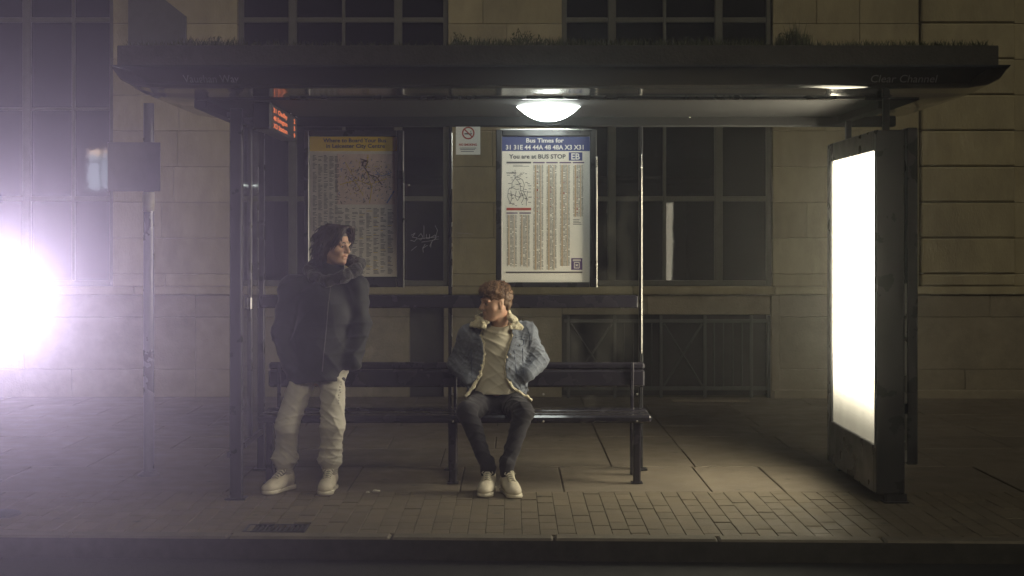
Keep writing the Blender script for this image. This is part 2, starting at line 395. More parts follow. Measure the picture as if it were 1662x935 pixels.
# string course under the windows
b = MB(); xx = -9.5
while xx < 9.5:
    L = random.uniform(1.1,1.6); b.box(xx+.002, xx+L-.002, WY-.06, WY+.3, 1.10, 1.188, .012); xx += L
b.build('string_course', M['stone'], bld)
# plinth, with the basement opening and a narrow dark slot
b = MB(); pz = [0, .30, .86, 1.098]
OPX0, OPX1 = X(912,WY), X(1250,WY)
S0, S1 = X(665,WY), X(720,WY)
for (a, c) in [(-9.5, X(318,WY)), (X(318,WY), AX0), (AX0, S0), (S1, OPX0), (X(1265,WY), 9.5)]:
    ashlar(b, a, c, pz, y=WY-.02, lmin=1.2, lmax=1.9)
ashlar(b, OPX0, OPX1, [.885, 1.098], y=WY-.02, lmin=1.2, lmax=1.9)
ashlar(b, S0, S1, [1.0, 1.098], y=WY-.02)
b.box(OPX1, X(1265,WY), WY-.06, WY+.1, 0, 1.098, .01)
b.build('plinth', M['plinth'], bld)
b = MB(); b.box(OPX0-.01, OPX1+.01, WY+.3, WY+.35, -.05, .95); b.build('basement_recess', M['recess'], bld)
b = MB(); b.box(S0-.01, S1+.01, WY+.12, WY+.2, 0, 1.02); b.build('wall_slot', M['recess'], bld)
# the low step along the foot of the wall
b = MB(); b.box(X(1088,WY-.2), X(1212,WY-.2), WY-.42, WY-.25, -.02, .012, .005); b.box(OPX1+.02, 9.5, WY-.10, WY-.03, -.02, .085, .01)
b.build('step', M['plinth'], bld)

def window(x0, x1, lights, thin, label):
    f = MB(); y = WY+.10
    fw = .055
    f.box(x0, x0+fw, y-.03, y+.06, SILL, HEAD, .006); f.box(x1-fw, x1, y-.03, y+.06, SILL, HEAD, .006)
    f.box(x0+fw, x1-fw, y-.03, y+.06, SILL, SILL+.06, .006)
    for xm in lights: f.box(xm-.045, xm+.045, y-.035, y+.055, SILL+.06, HEAD, .008)
    for xm in thin: f.box(xm-.018, xm+.018, y-.02, y+.05, SILL+.06, HEAD, .005)
    xs = sorted([x0+fw] + [q for xm in lights for q in (xm-.045, xm+.045)] + [x1-fw])
    for zt in (2.13, 4.06, 3.10):
        for a, c in zip(xs[::2], xs[1::2]):
            hh = .028 if zt != 3.10 else .016
            segs = [a] + [q for xm in thin if a < xm < c for q in (xm-.018, xm+.018)] + [c]
            for p, q in zip(segs[::2], segs[1::2]): f.box(p, q, y-.02, y+.05, zt-hh, zt+hh, .005)
    wf = f.build('window', M['winframe'], bld); tag(wf, label)
    g = MB(); g.box(x0+.01, x1-.01, y+.012, y+.02, SILL+.01, HEAD-.01); g.build('pane', M['pane'], wf)
window(AX0, AX1, [X(473,WY), X(645,WY)], [X(556,WY)], None)
window(BX0, BX1, [X(994,WY), X(1168,WY)], [X(1080,WY)], None)
window(LX0, LX1, [LX1-.95, LX1-2.0], [LX1-.45], None)
# basement railing with crossed braces
f = MB(); ry = WY-.05
f.box(OPX0+.02, OPX1-.02, ry-.02, ry+.0, .80, .84, .004); f.box(OPX0+.02, OPX1-.02, ry-.02, ry, .08, .12, .004)
for px in (922, 997, 1072, 1143, 1218, 1246): f.box(X(px,WY)-.015, X(px,WY)+.015, ry-.025, ry+.005, 0, .88, .003)
for (p, q) in ((922,997),(1072,1143)):
    a, c = X(p,WY)+.03, X(q,WY)-.03
    f.tube([(a,ry-.012,.13),(c,ry-.012,.79)], .012, 6); f.tube([(a,ry-.026,.79),(c,ry-.026,.13)], .012, 6)
for (p, q) in ((997,1072),(1143,1218)):
    for k in range(1,5):
        xx = X(p,WY)+(X(q,WY)-X(p,WY))*k/5; f.tube([(xx,ry-.01,.12),(xx,ry-.01,.80)], .007, 6)
f.build('railing', M['iron'], bld)
# dark flat shape with a slanted corner, high on the left pier
b = MB(); yb = WY-.12
pts = [(X(208,yb),Z(82,yb)),(X(301,yb),Z(82,yb)),(X(301,yb),Z(26,yb)),(X(262,yb),Z(-5,yb)),(X(262,yb),Z(-60,yb)),(X(208,yb),Z(-60,yb))]
k = len(pts); b.add([(p[0],yb,p[1]) for p in pts]+[(p[0],yb+.06,p[1]) for p in pts], [tuple(range(k)), tuple(range(k,2*k))[::-1]] + [((i+1)%k, i, i+k, (i+1)%k+k) for i in range(k)])
b.box(X(250,yb)-.03, X(250,yb)+.03, yb+.06, WY+.01, 3.9, 4.0)
tag(b.build('wall_shape', M['iron']), 'dark flat shape with a slanted corner high on the stone pier above the shelter', 'board')

# building across the road: seen only mirrored in the dark glass
opp = thing('brick_building', 'dark building across the road with one lit window, mirrored in the left glass', 'building', (0,-14,0))
vD = 2*WY-(-14)+.2
lx0, lx1, lz0, lz1 = X(140,vD), X(176,vD), Z(306,vD), Z(244,vD)
b = MB()
b.box(-30, lx0, -14.6, -14, -.1, 9.5); b.box(lx1, 25, -14.6, -14, -.1, 9.5); b.box(lx0, lx1, -14.6, -14, -.1, lz0); b.box(lx0, lx1, -14.6, -14, lz1, 9.5)
b.build('wall', mat('dark_brick', (.05,.04,.035), .9, var=.2), opp)
f = MB(); xm = lx0+(lx1-lx0)*.66
f.box(xm-.03, xm+.03, -14.10, -14.04, lz0, lz1); f.box(lx0, xm-.03, -14.10, -14.04, lz1-.36, lz1-.31); f.box(xm+.03, lx1, -14.10, -14.04, lz1-.36, lz1-.31)
fo = f.build('window', M['winframe'], opp)
g = MB(); g.box(lx0, lx1, -14.2, -14.15, lz0, lz1-.14); g.build('pane', M['litwin'], fo)
g = MB(); g.box(lx0, lx1, -14.2, -14.15, lz1-.13, lz1); g.build('lamp_strip', M['litwarm'], fo)

# ============================================================= bus shelter
sh = thing('bus_shelter', 'black metal bus shelter with a living roof and glass back on the pavement', 'bus shelter', (.3, 9.5, 0))
RX0, RX1 = -2.44, 3.03
SOF = 2.575
prof = [(8.50,2.735),(8.495,2.724),(8.499,2.713),(8.510,2.700),(8.575,2.630),(8.582,2.6235),(8.590,2.6175),(8.599,2.6125),(8.609,2.6085),(8.620,2.6058),(8.632,2.6042),(8.645,2.6032),(8.78,2.596),(8.90,2.586),(8.93,2.580),(10.42,2.580),(10.46,2.60),(10.46,2.735)]
def rings(b, prof, xs_off):
    # roof shell with slightly rounded ends: the plan shortens a little at each end ring
    n = len(prof); vs = []; fs = []
    for (x, sc) in xs_off:
        for (y, z) in prof:
            zz = 2.735-(2.735-z)*sc
            vs.append((x, y, zz))
    m = len(xs_off)
    for i in range(m-1):
        for k in range(n-1): fs.append((i*n+k, (i+1)*n+k, (i+1)*n+k+1, i*n+k+1))
        fs.append((i*n+n-1, (i+1)*n+n-1, (i+1)*n, i*n))
    fs.append(tuple(range(n))); fs.append(tuple((m-1)*n+k for k in range(n))[::-1])
    b.add(vs, fs)
b = MB(); rings(b, prof, [(RX0,.25),(RX0+.03,.6),(RX0+.10,.85),(RX0+.22,.97),(RX0+.4,1)] + [(RX0+.4+k*(RX1-RX0-.8)/24,1) for k in range(1,24)] + [(RX1-.4,1),(RX1-.22,.97),(RX1-.10,.85),(RX1-.03,.6),(RX1,.25)])
roof = b.build('roof', M['canopy'], sh); smoothang(roof, 40)
# planter upstand on top of the roof
b = MB(); px0, px1, py0, py1, t = X(190,8.64), X(1621,8.64), 8.64, 10.36, .02
zt, zb = 2.873, 2.738
b.box(px0, px1, py0, py0+t, zb, zt, .004); b.box(px0, px1, py1-t, py1, zb, zt, .004)
b.box(px0, px0+t, py0+t, py1-t, zb, zt, .004); b.box(px1-t, px1, py0+t, py1-t, zb, zt, .004)
pl = b.build('planter', M['parapet'], roof)
b = MB(); b.box(px0+t, px1-t, py0+t, py1-t, zb+.002, zt-.02); b.build('soil', M['soil'], roof)
b = MB(); b.box(RX0+.42, RX1-.42, 8.96, 10.41, 2.568, 2.5785); b.build('soffit', M['soffit'], roof)
# bright drip trim under the front and the soffit battens
b = MB(); b.box(X(470,8.93), X(1405,8.93), 8.925, 8.94, SOF-.006, SOF+.004); b.build('drip_trim', M['chrome'], roof)
b = MB()
b.box(X(380,10.2), X(1452,10.2), 10.16, 10.24, 2.50, 2.578, .008)
b.box(X(380,10.2)-.02, X(380,10.2)+.06, 9.0, 10.158, 2.52, 2.578, .006); b.box(2.36, 2.44, 9.02, 10.158, 2.52, 2.578, .006)
b.build('roof_beam', M['soffit'], sh)
# lettering on the fascia
b = MB()
def fascia_text(txt, x0, x1):
    v, f = text_mesh(txt, .062, Matrix.Identity(4), width=x1-x0)
    # follow the fascia: text height maps along the curve between two profile points
    out = []
    for q in v:
        s = max(0, min(1, q[1]/.05)); y = 8.565-.045*s; z = 2.641+.048*s
        out.append((x0+q[0], y-.006, z-.006))
    b.add(out, f)
fascia_text('Vaughan Way', X(298,8.55), X(388,8.55)); fl_m = mat('fascia_letters', (.16,.16,.165), .5); b.build('lettering', fl_m, sh); b = MB(); fascia_text('Clear Channel', X(1413,8.55), X(1520,8.55))
b.build('lettering', fl_m, sh)
# posts
def post(px, D, z1=2.50, wdt=.05, dep=.05): 
    q = MB(); xc = X(px, D); q.box(xc-wdt/2, xc+wdt/2, D-dep/2, D+dep/2, 0, z1, .005)
    q.box(xc-wdt/2-.03, xc+wdt/2+.03, D-dep/2-.03, D+dep/2+.03, 0, .012, .004)
    return q.build('post', M['black'], sh)
post(384, 9.03, 2.52, .075, .06); post(424, 10.2); post(731, 10.2, wdt=.028); post(1040, 10.2, wdt=.028)
# bright clamping strips on the posts
b = MB(); xx = X(733.5,10.17); b.tube([(xx,10.166,.45),(xx,10.166,2.45)], .004); b.build('clamp_strip', M['chrome'], sh)
b = MB(); xx = X(1041.5,10.17); b.tube([(xx,10.166,.85),(xx,10.166,2.30)], .0032); b.build('clamp_strip', M['chrome'], sh)
for (px, D, y0, y1) in ((403, 9.75, 235, 480), (418.5, 10.12, 235, 500)):
    b = MB(); xx = X(px,D); b.tube([(xx,D,Z(y1,D)),(xx,D,Z(y0,D))], .007); b.build('clamp_strip', M['chrome'], sh)
# little hinge block below the left strip
b = MB(); p = P(403, 492, 9.75); b.box(p.x-.02, p.x+.03, 9.72, 9.78, p.z-.05, p.z+.05, .01); b.build('latch', M['pole'], sh)
# bolt heads
for (px, py, D) in ((663,300,10.14),(1041,272,10.16),(1119,174,10.155),(1119,190,10.155)):
    b = MB(); p = P(px,py,D); b.lathe([(.009,0),(.008,-.006),(0.001,-.009)], p, 12, 'y'); b.build('bolt', M['chrome'], sh)
# rails behind the bench and glass
b = MB(); b.box(X(424,10.13), X(1035,10.13), 10.10, 10.155, Z(500,10.13), Z(479,10.13), .008); b.build('back_rail', M['bench'], sh)
for (a, c) in ((430,728),(736,1036)):
    g = MB(); g.box(X(a,10.2), X(c,10.2), 10.196, 10.206, .42, 2.46); go = g.build('glass_panel', M['glass'], sh)
g = MB(); g.box(-1.835, -1.825, 9.08, 10.16, .30, 2.46); g.build('glass_panel', M['glass'], sh)
b = MB(); b.box(-1.85, -1.81, 9.07, 10.17, .26, .30, .004); b.box(-1.85, -1.81, 9.07, 10.17, 2.46, 2.50, .004); b.box(-1.845,-1.815,9.74,9.79,.30,2.46,.003)
b.build('panel_frame', M['black'], sh)
# scratched tag on the glass behind the standing man
random.seed(11)
b = MB(); base = P(667, 384, 10.18)
def scr(pts, wd=.003): b.ribY([(X(px,10.18), Z(py,10.18)) for px,py in pts], wd, 10.185)
scr([(667,382),(674,378),(669,385),(677,386),(673,392),(666,390)]); scr([(679,384),(683,379),(686,384),(683,390),(679,387)])
scr([(688,366),(688,388)]); scr([(692,380),(692,387),(697,387),(697,380)]); scr([(700,385),(706,381),(708,386),(702,391),(697,400)])
scr([(706,366),(710,374),(706,388)]); scr([(684,393),(698,391),(712,388)]); scr([(690,396),(686,403),(694,398)]); scr([(667,407),(676,400)]); scr([(686,402),(687,410)]); scr([(700,392),(699,402)]); scr([(676,388),(712,384)])
scr([(742,378),(768,380)], .002)
b.build('scratches', M['scratch'], sh)

# plants on the roof
random.seed(5)
b = MB(); bd_ = MB()
def blade(b, x, y, z, h, wd, lean):
    a = random.uniform(0, 6.28); dx, dy = math.cos(a)*wd, math.sin(a)*wd
    lx, ly = random.uniform(-lean,lean), random.uniform(-lean,lean)
    b.add([(x-dx,y-dy,z),(x+dx,y+dy,z),(x+lx*.5+dx*.6,y+ly*.5+dy*.6,z+h*.6),(x+lx*.5-dx*.6,y+ly*.5-dy*.6,z+h*.6),(x+lx*1.2,y+ly*1.2,z+h)], [(0,1,2,3),(3,2,4)])
def dens(px):
    d = .5
    if 280 < px < 400: d = .9
    if 520 < px < 730: d = .35
    if 730 < px < 910: d = .9
    if 910 < px < 1240: d = 1.0
    if 1240 < px < 1320: d = 1.3
    if 1320 < px < 1600: d = .55
    return d
for _ in range(26000):
    px = random.uniform(205, 1610); y = 8.67+1.6*random.random()**2
    if random.random() > dens(px)/1.3: continue
    x = X(px, y)
    if not (px0+.03 < x < px1-.03): continue
    h = random.uniform(.02, .07)*(.5+dens(px)*.6)
    if 1240 < px < 1325: h *= random.uniform(.8, 2.6)*max(.2, 1-abs(px-1290)/45)
    blade(b, x, y, zt-.02, h+.015, random.uniform(.002,.006), .03)
for (px, hh) in ((742,.13),(757,.07),(845,.13),(836,.10),(853,.11),(878,.08),(345,.09),(1262,.12),(1287,.14),(1300,.1)):   # stalky weeds
    y = 8.8; x = X(px, y)
    for k in range(4):
        ex, ez = x+random.uniform(-.05,.05), zt+hh*random.uniform(.6,1)
        b.tube([(x,y,zt-.02),(x+(ex-x)*.4,y,zt+(ez-zt)*.5),(ex,y,ez)], .0015, 4)
        for j in range(9):
            t = random.uniform(.35,1); q = (x+(ex-x)*t, y+random.uniform(-.01,.01), zt+(ez-zt)*t)
            blade(b, q[0]+random.uniform(-.015,.015), q[1], q[2], random.uniform(.006,.02), random.uniform(.003,.007), .02)
tag(b.build('roof_grass', M['grass']), 'low sedum and weeds growing along the shelter roof', 'plants', kind='stuff')

# dome lamp under the roof
lamp = thing('ceiling_lamp', 'white glowing dome lamp under the shelter roof above the timetable', 'lamp', (X(890,9.4), 9.4, 2.568))
lc = (X(890,9.33), 9.33, 2.563)
b = MB(); rr = .212
b.lathe([(rr*math.sin(t*math.pi/2)**1.0, -.100*(1-(math.sin(t*math.pi/2))**2.2)) for t in np.linspace(1, .002, 16)], (lc[0], lc[1], lc[2]), 48, sy=.2)
b.build('diffuser', M['dome'], lamp, smooth=True)
b = MB(); b.lathe([(.0,.004),(rr+.004,.004),(rr+.005,.0005),(rr+.0005,.0003)], lc, 48, sy=.21); b.build('rim', M['housing'], lamp)

# departures display hung at the left of the shelter
dd = thing('departures_display', 'hanging black departures display with three rows of orange text', 'display', (-1.6, 9.5, 2.42))
dx = -1.548
b = MB(); b.box(dx-.12, dx, 8.99, 10.08, 2.385, 2.558, .012); b.build('housing', M['housing'], dd)
for yb_ in (9.25, 9.8):
    b = MB(); b.box(dx-.08, dx-.04, yb_, yb_+.04, 2.559, 2.567); b.build('bracket', M['black'], dd)
b = MB(); b.box(dx+.001, dx+.006, 9.6, 10.06, 2.553, 2.557); b.build('edge_trim', M['chrome'], dd)
rows_t = [('31 Oadby', '2'), ('48 Evington', '5'), ('X3 Station', '9')]
b = MB()
SIDE = Matrix(((0,0,1,0),(1,0,0,0),(0,1,0,0),(0,0,0,1)))
for k, (a, c) in enumerate(rows_t):
    zz = 2.500-.050*k
    v, f = text_mesh(a, .030/.7, Matrix.Translation((dx+.003, 9.06, zz)) @ SIDE, width=.56, bold=.0012); b.add(v, f)
    v, f = text_mesh(c, .030/.7, Matrix.Translation((dx+.003, 9.90, zz)) @ SIDE, width=.07, bold=.0012); b.add(v, f)
b.build('lettering', M['led'], dd)

# ============================================================= boards inside the shelter
def case(root, x0, x1, z0, z1, y, sx0, sx1, sz0, sz1):
    f = MB()
    f.box(x0, sx0, y-.045, y, z0, z1, .006); f.box(sx1, x1, y-.045, y, z0, z1, .006)
    f.box(sx0, sx1, y-.045, y, z0, sz0, .006); f.box(sx0, sx1, y-.045, y, sz1, z1, .006)
    f.box(x0+.01, x1-.01, y+.001, y+.02, z0+.01, z1-.01)
    f.build('frame', M['black'], root)
BD = 10.14; YS = BD-.012
tb = thing('timetable_board', 'blue headed bus timetable board in a black frame on the shelter glass', 'notice board', (X(886,BD), BD, 1.33))
tx0, tx1, tz0, tz1 = X(815,BD), X(957,BD), Z(458,BD), Z(222,BD)
case(tb, X(805,BD), X(968,BD), Z(466,BD), Z(211,BD), BD, tx0, tx1, tz0, tz1)
b = MB(); b.tube([(X(967.5,BD),BD-.054,Z(466,BD)),(X(967.5,BD),BD-.054,Z(255,BD))], .008); b.build('edge_strip', M['chrome'], tb)
b = MB(); b.box(X(812,BD), X(960,BD), BD-.05, BD-.046, Z(211.5,BD), Z(210,BD)); b.build('top_strip', M['chrome'], tb)
b = MB(); b.quadY(tx0, tx1, tz0, tz1, YS); sheet = b.build('sheet', M['paper'], tb)
def U(u): return tx0+(tx1-tx0)*(u-815)/(957-815)
def V(v): return tz1-(tz1-tz0)*(v-222)/(458-222)
def rects(root, m, lst, y, name, U=None, V=None):
    b = MB()
    for (a, t, c, bo) in lst: b.quadY(U(a), U(c), V(bo), V(t), y)
    return b.build(name, m, root)
rects(sheet, M['blue'], [(815,222,957,245.5)], YS-.0015, 'header', U, V)
rects(sheet, M['blue'], [(923,247.5,945,261)], YS-.0015, 'stop_code_box', U, V)
b = MB(); put_text(b, 'Bus Times for', U(854), U(915), V(231.5), .030, YS-.003, .0011); put_text(b, '31 31E 44 44A 48 48A X3 X31', U(821), U(947), V(242.8), .032, YS-.003, .0011)
put_text(b, 'EB', U(927), U(941), V(259), .044, YS-.003, .0016); b.build('white_lettering', M['white'], sheet)
b = MB(); put_text(b, 'You are at BUS STOP', U(826), U(918), V(257.5), .030, YS-.003, .0011)
b.quadY(U(822), U(862), V(265.5), V(262.8), YS-.003)
b.quadY(U(821), U(945), V(443), V(440.8), YS-.003)
b.build('dark_lettering', M['ink'], sheet)
random.seed(3)
g = MB(); tn = MB(); pr = MB(); rd = MB()
cols = [(865,884),(886.5,905),(908,927),(929.5,948)]
for ci, (a, c) in enumerate(cols):
    pr.quadY(U(a), U(c), V(265.2), V(263.2), YS-.003)
    end = [438,438,432,352][ci]; v = 268
    tn.quadY(U(a+3), U(a+5.5), V(end), V(268), YS-.0012); tn.quadY(U(a+12), U(a+13.2), V(end), V(268), YS-.0012)
    while v < end:
        for (p, q) in ((a+.8,a+2.6),(a+6,a+8.8),(a+9.4,a+11.5),(a+14,a+16.6)):
            if random.random() < .9: g.quadY(U(p+random.uniform(-.3,.3)), U(q+random.uniform(-.5,.4)), V(v+1.0), V(v), YS-.003)
        v += 2.0
for (a, c) in ((822,840),(843,861.5)):
    pr.quadY(U(a), U(c), V(346.8), V(345), YS-.003); v = 349
    tn.quadY(U(a+3), U(a+5), V(430), V(349), YS-.0012); tn.quadY(U(a+12), U(a+13), V(434), V(349), YS-.0012)
    while v < 432:
        for (p, q) in ((a+.8,a+2.6),(a+6,a+8.8),(a+9.4,a+11.5),(a+14,a+16.6)):
            if random.random() < .9: g.quadY(U(p), U(q+random.uniform(-.5,.4)), V(v+1.0), V(v), YS-.003)
        v += 2.0
rd.quadY(U(822), U(862), V(341.5), V(337.5), YS-.003)
for _ in range(26):
    v = random.uniform(275,345); a = random.choice([865,886.5,908,929.5]); rd.quadY(U(a+6), U(a+8), V(v+1), V(v), YS-.004)
v = 356
while v < 366: g.quadY(U(930), U(930+random.uniform(8,15)), V(v+.9), V(v), YS-.003); v += 2.6
for k in range(7): g.quadY(U(831+2), U(831+random.uniform(15,28)), V(268+k*1.9+.7), V(268+k*1.9), YS-.003) if k < 2 else None
g.build('timetable_print', M['greyink'], sheet); tn.build('column_print', M['tanink'], sheet); pr.build('purple_bars', M['purple'], sheet); rd.build('red_print', M['redink'], sheet)
b = MB(); W = .0032
def mp(pts, wd=W): b.ribY([(U(p), V(q)) for p,q in pts], wd, YS-.0035)
mp([(822,281),(838,281)], .006); mp([(836,276),(836,289),(842,296),(845,303),(845,310)]); mp([(836,289),(831,297),(831,304),(838,308),(843,307)])
mp([(831,304),(825,308),(824,320),(828,330),(831,322),(829,310)]); mp([(838,286),(848,292),(851,300),(849,310),(853,318),(856,326)])
mp([(838,310),(836,320),(840,326),(845,318),(842,310)]); mp([(846,312),(850,322),(846,330)]); mp([(856,310),(854,334)]); mp([(824,314),(833,316),(841,320),(852,316)])
random.seed(21)
for _ in range(46):
    a, c = random.uniform(822,858), random.uniform(279,334); b.quadY(U(a), U(a+random.uniform(2,6)), V(c+.8), V(c), YS-.003)
b.build('route_map', M['ink'], sheet)
b = MB(); b.quadY(U(927), U(945), V(438), V(419), YS-.0015); b.build('emblem', M['purple'], sheet)
b = MB()
for (p,q) in (((932,426),(940,426)),((932,426),(932,435)),((940,426),(940,435)),((932,435),(940,435)),((934,429),(938,432)),((934,432),(938,429))): b.ribY([(U(p[0]),V(p[1])),(U(q[0]),V(q[1]))], .005, YS-.003)
for k in range(2): b.quadY(U(929.5), U(942.5), V(422.8+k*1.6-.6), V(421.8+k*1.6-.6), YS-.003)
b.build('emblem_marks', M['paper'], sheet)

mb_ = thing('map_board', 'yellow headed city centre bus map board behind the standing man', 'notice board', (X(576,BD), BD, 1.33))
mx0, mx1, mz0, mz1 = X(503,BD), X(645,BD), Z(449,BD), Z(222,BD)
case(mb_, X(495,BD), X(656,BD), Z(466,BD), Z(212,BD), BD, mx0, mx1, mz0, mz1)
b = MB(); b.tube([(X(656,BD),BD-.054,Z(466,BD)),(X(656,BD),BD-.054,Z(280,BD))], .006); b.build('edge_strip', M['chrome'], mb_)
b = MB(); b.quadY(mx0, mx1, mz0, mz1, YS); sheet = b.build('sheet', M['paper2'], mb_)
def U2(u): return mx0+(mx1-mx0)*(u-503)/(645-503)
def V2(v): return mz1-(mz1-mz0)*(v-222)/(449-222)
rects(sheet, M['yellow'], [(503,222,645,245.5)], YS-.0015, 'header', U2, V2)
rects(sheet, M['mappink'], [(547,250,641,332)], YS-.0012, 'map_area', U2, V2)
b = MB(); put_text(b, 'Where to Board Your Bus', U2(525), U2(627), V2(231.2), .028, YS-.003, .0008); put_text(b, 'in Leicester City Centre', U2(530), U2(625), V2(240.2), .028, YS-.003, .0008)
b.build('lettering', M['ink'], sheet)
random.seed(9)
dk = MB(); ye = MB(); bl = MB(); gr = MB()
def road2(mb, pts, wd): mb.ribY([(U2(p),V2(q)) for p,q in pts], wd, YS-.003)
road2(dk, [(585,258),(598,262),(592,272),(600,284),(612,288),(620,300)], .008)
road2(dk, [(596,262),(590,262),(588,270)], .012)
road2(ye, [(552,300),(580,292),(600,300),(628,290)], .006); road2(ye, [(598,252),(594,275),(604,305),(600,330)], .006); road2(ye, [(560,262),(575,290),(590,318)], .005)
road2(bl, [(612,282),(622,286),(636,280)], .005); road2(bl, [(628,330),(634,320),(640,310)], .01)
for _ in range(420):
    u = random.gauss(595,22); v = random.gauss(290,20)
    if not (549 < u < 639 and 252 < v < 330): continue
    mbk = random.choices([dk, ye, bl, gr], [3,2,1.5,4])[0]; a = random.uniform(0,3.14); l = random.uniform(1,5)
    road2(mbk, [(u,v),(u+l*math.cos(a),v+l*math.sin(a))], random.uniform(.002,.006))
for cx in range(508, 546, 9):
    v = 252
    while v < 446:
        if random.random() < .8: gr.quadY(U2(cx), U2(cx+random.uniform(3,7.5)), V2(v+1.0), V2(v), YS-.003)
        v += 2.1
for cx in np.arange(549, 640, 11.5):
    v = 338
    while v < 444:
        if random.random() < .85: random.choices([gr,gr,ye,dk],[6,6,1,.4])[0].quadY(U2(cx), U2(cx+random.uniform(4,9.5)), V2(v+1.0), V2(v), YS-.003)
        v += 2.1
gr.build('small_print', M['greyink'], sheet); dk.build('map_lines', M['mapdark'], sheet); ye.build('yellow_roads', M['mapyel'], sheet); bl.build('blue_lines', M['mapblue'], sheet)

# no smoking notice
ns = thing('no_smoking_sign', 'small white no smoking notice on the shelter glass', 'sign', (X(760,10.19), 10.19, Z(250,10.19)))
D = 10.188
b = MB(); b.box(X(740,D), X(779.5,D), D, D+.004, Z(251,D), Z(197.5,D)); b.build('board', M['paper'], ns)
b = MB(); c0 = P(760, 216, D-.002); n_ = 36
for k in range(n_):
    a, c = 2*math.pi*k/n_, 2*math.pi*(k+1)/n_; r0, r1 = .036, .046
    b.add([(c0.x+r*math.cos(t), D-.002, c0.z+r*math.sin(t)) for r, t in ((r0,a),(r1,a),(r1,c),(r0,c))], [(0,1,2,3)])
b.ribY([(c0.x-.028, c0.z+.028),(c0.x+.028,c0.z-.028)], .009, D-.0025)
put_text(b, 'NO SMOKING', X(745,D), X(774,D), Z(236.5,D), .015, D-.002, .001); b.build('red_marks', M['redink'], ns)
b = MB(); b.quadY(c0.x-.028, c0.x+.012, c0.z-.010, c0.z-.001, D-.0015); b.quadY(c0.x+.015, c0.x+.026, c0.z-.010, c0.z-.001, D-.0015); b.ribY([(c0.x+.02,c0.z+.002),(c0.x+.016,c0.z+.012),(c0.x+.024,c0.z+.018)], .003, D-.0015)
for k, v in enumerate((240,242.4,245.5)): b.quadY(X(746+k,D), X(773-k*2,D), Z(v+.9,D), Z(v,D), D-.0015)
b.build('black_marks', M['ink'], ns)

# ============================================================= bench
be = thing('bench', 'long dark metal bench with a slatted backrest inside the shelter', 'bench', (-.4, 9.8, 0))
bx0, bx1 = X(418,9.6), X(1057,9.6)
def plank(b, x0, x1, y0, y1, z0, z1, ang=0):
    b.box(x0, x1, y0, y1, z0, z1, .014, rot=Matrix.Rotation(ang, 3, 'X') if ang else None)
b = MB(); plank(b, bx0, bx1, 9.575, 9.68, .418, .470); b.build('seat_slat', M['bench'], be)
b = MB(); plank(b, bx0, bx1, 9.695, 9.83, .440, .472); b.build('seat_slat', M['bench'], be)
b = MB(); plank(b, bx0, bx1, 9.845, 9.98, .446, .478, .04); b.build('seat_slat', M['bench'], be)
b = MB(); plank(b, bx0+.0, X(1046,10.05), 10.02, 10.065, Z(628,10.05), Z(600,10.05), 0); b.build('backrest_slat', M['bench'], be); b = MB(); plank(b, bx0, X(1046,10.05), 10.03, 10.075, Z(599.5,10.05), Z(588,10.05), 0); b.build('backrest_slat', M['bench'], be)
for px in (437, 735, 1034):
    xc = X(px, 9.6)
    b = MB(); b.box(xc-.026, xc+.026, 9.60, 9.65, 0, .418, .008); b.box(xc-.04, xc+.04, 9.585, 9.665, 0, .01, .003); b.build('leg', M['bench'], be)
    b = MB(); b.box(xc-.018, xc+.018, 9.95, 9.99, 0, .43, .006); b.box(xc-.018, xc+.018, 9.65, 9.95, .385, .417, .005); b.build('rear_leg', M['bench'], be)
    b = MB(); b.box(xc-.012, xc+.012, 9.995, 10.019, .40, .80, .004); b.build('back_support', M['bench'], be)
for px in (735, 882, 1034):
    for (py, D) in ((684, 9.573),(640, 10.02)):
        b = MB(); b.lathe([(.008,0),(.007,-.004),(.001,-.006)], P(px, py, D), 10, 'y'); b.build('bolt', M['chrome'], be)

# ============================================================= advertising panel
ad = thing('advertising_panel', 'tall backlit advertising panel glowing white at the right end of the shelter', 'advertising panel', (2.42, 9.5, 0))
AX = 2.325
ay0, ay1, az0, az1 = 8.918, 10.13, Z(720.5,8.918), Z(247,8.918)
b = MB()
b.box(AX-.02, 2.49, 8.86, ay0-.01, .06, 2.37, .008); b.box(AX-.02, 2.49, ay1+.01, 10.23, .06, 2.37, .008)
b.box(AX-.02, 2.49, ay0-.01, ay1+.01, .06, az0-.01, .006); b.box(AX-.02, 2.49, ay0-.01, ay1+.01, az1+.01, 2.37, .006)
b.box(AX+.03, 2.488, ay0-.01, ay1+.01, az0-.01, az1+.01)
b.build('casing', M['black'], ad)
b = MB(); b.box(AX+.003, AX+.012, ay0-.008, ay1+.008, az0-.008, az1+.008)
sh_o = b.build('lit_sheet', M['backlit'], ad)
b = MB(); b.box(AX+.0005, AX+.0015, ay0-.009, ay1+.009, az0-.009, az1+.009); b.build('cover_glass', M['glass'], ad)
b = MB(); b.box(2.505, 2.575, 8.87, 10.22, .245, 2.385, .008); b.build('outer_door', M['black'], ad)
b = MB(); b.box(2.4905, 2.5045, 8.868, 8.874, Z(655,8.87), Z(460,8.87)); b.box(2.4905, 2.5045, 8.868, 8.874, Z(750,8.87), Z(672,8.87)); b.build('edge_strip', M['chrome'], ad)
for yy in (8.885, 10.15):
    b = MB(); b.box(2.375, 2.51, yy, yy+.06, 0, .06, .004); b.box(2.36, 2.52, yy-.02, yy+.08, 0, .01, .003); b.build('leg', M['black'], ad)
for (yy) in (8.93, 9.93):
    b = MB(); b.box(2.372, 2.412, yy, yy+.04, 2.37, 2.578, .004); b.build('hanger', M['black'], ad)

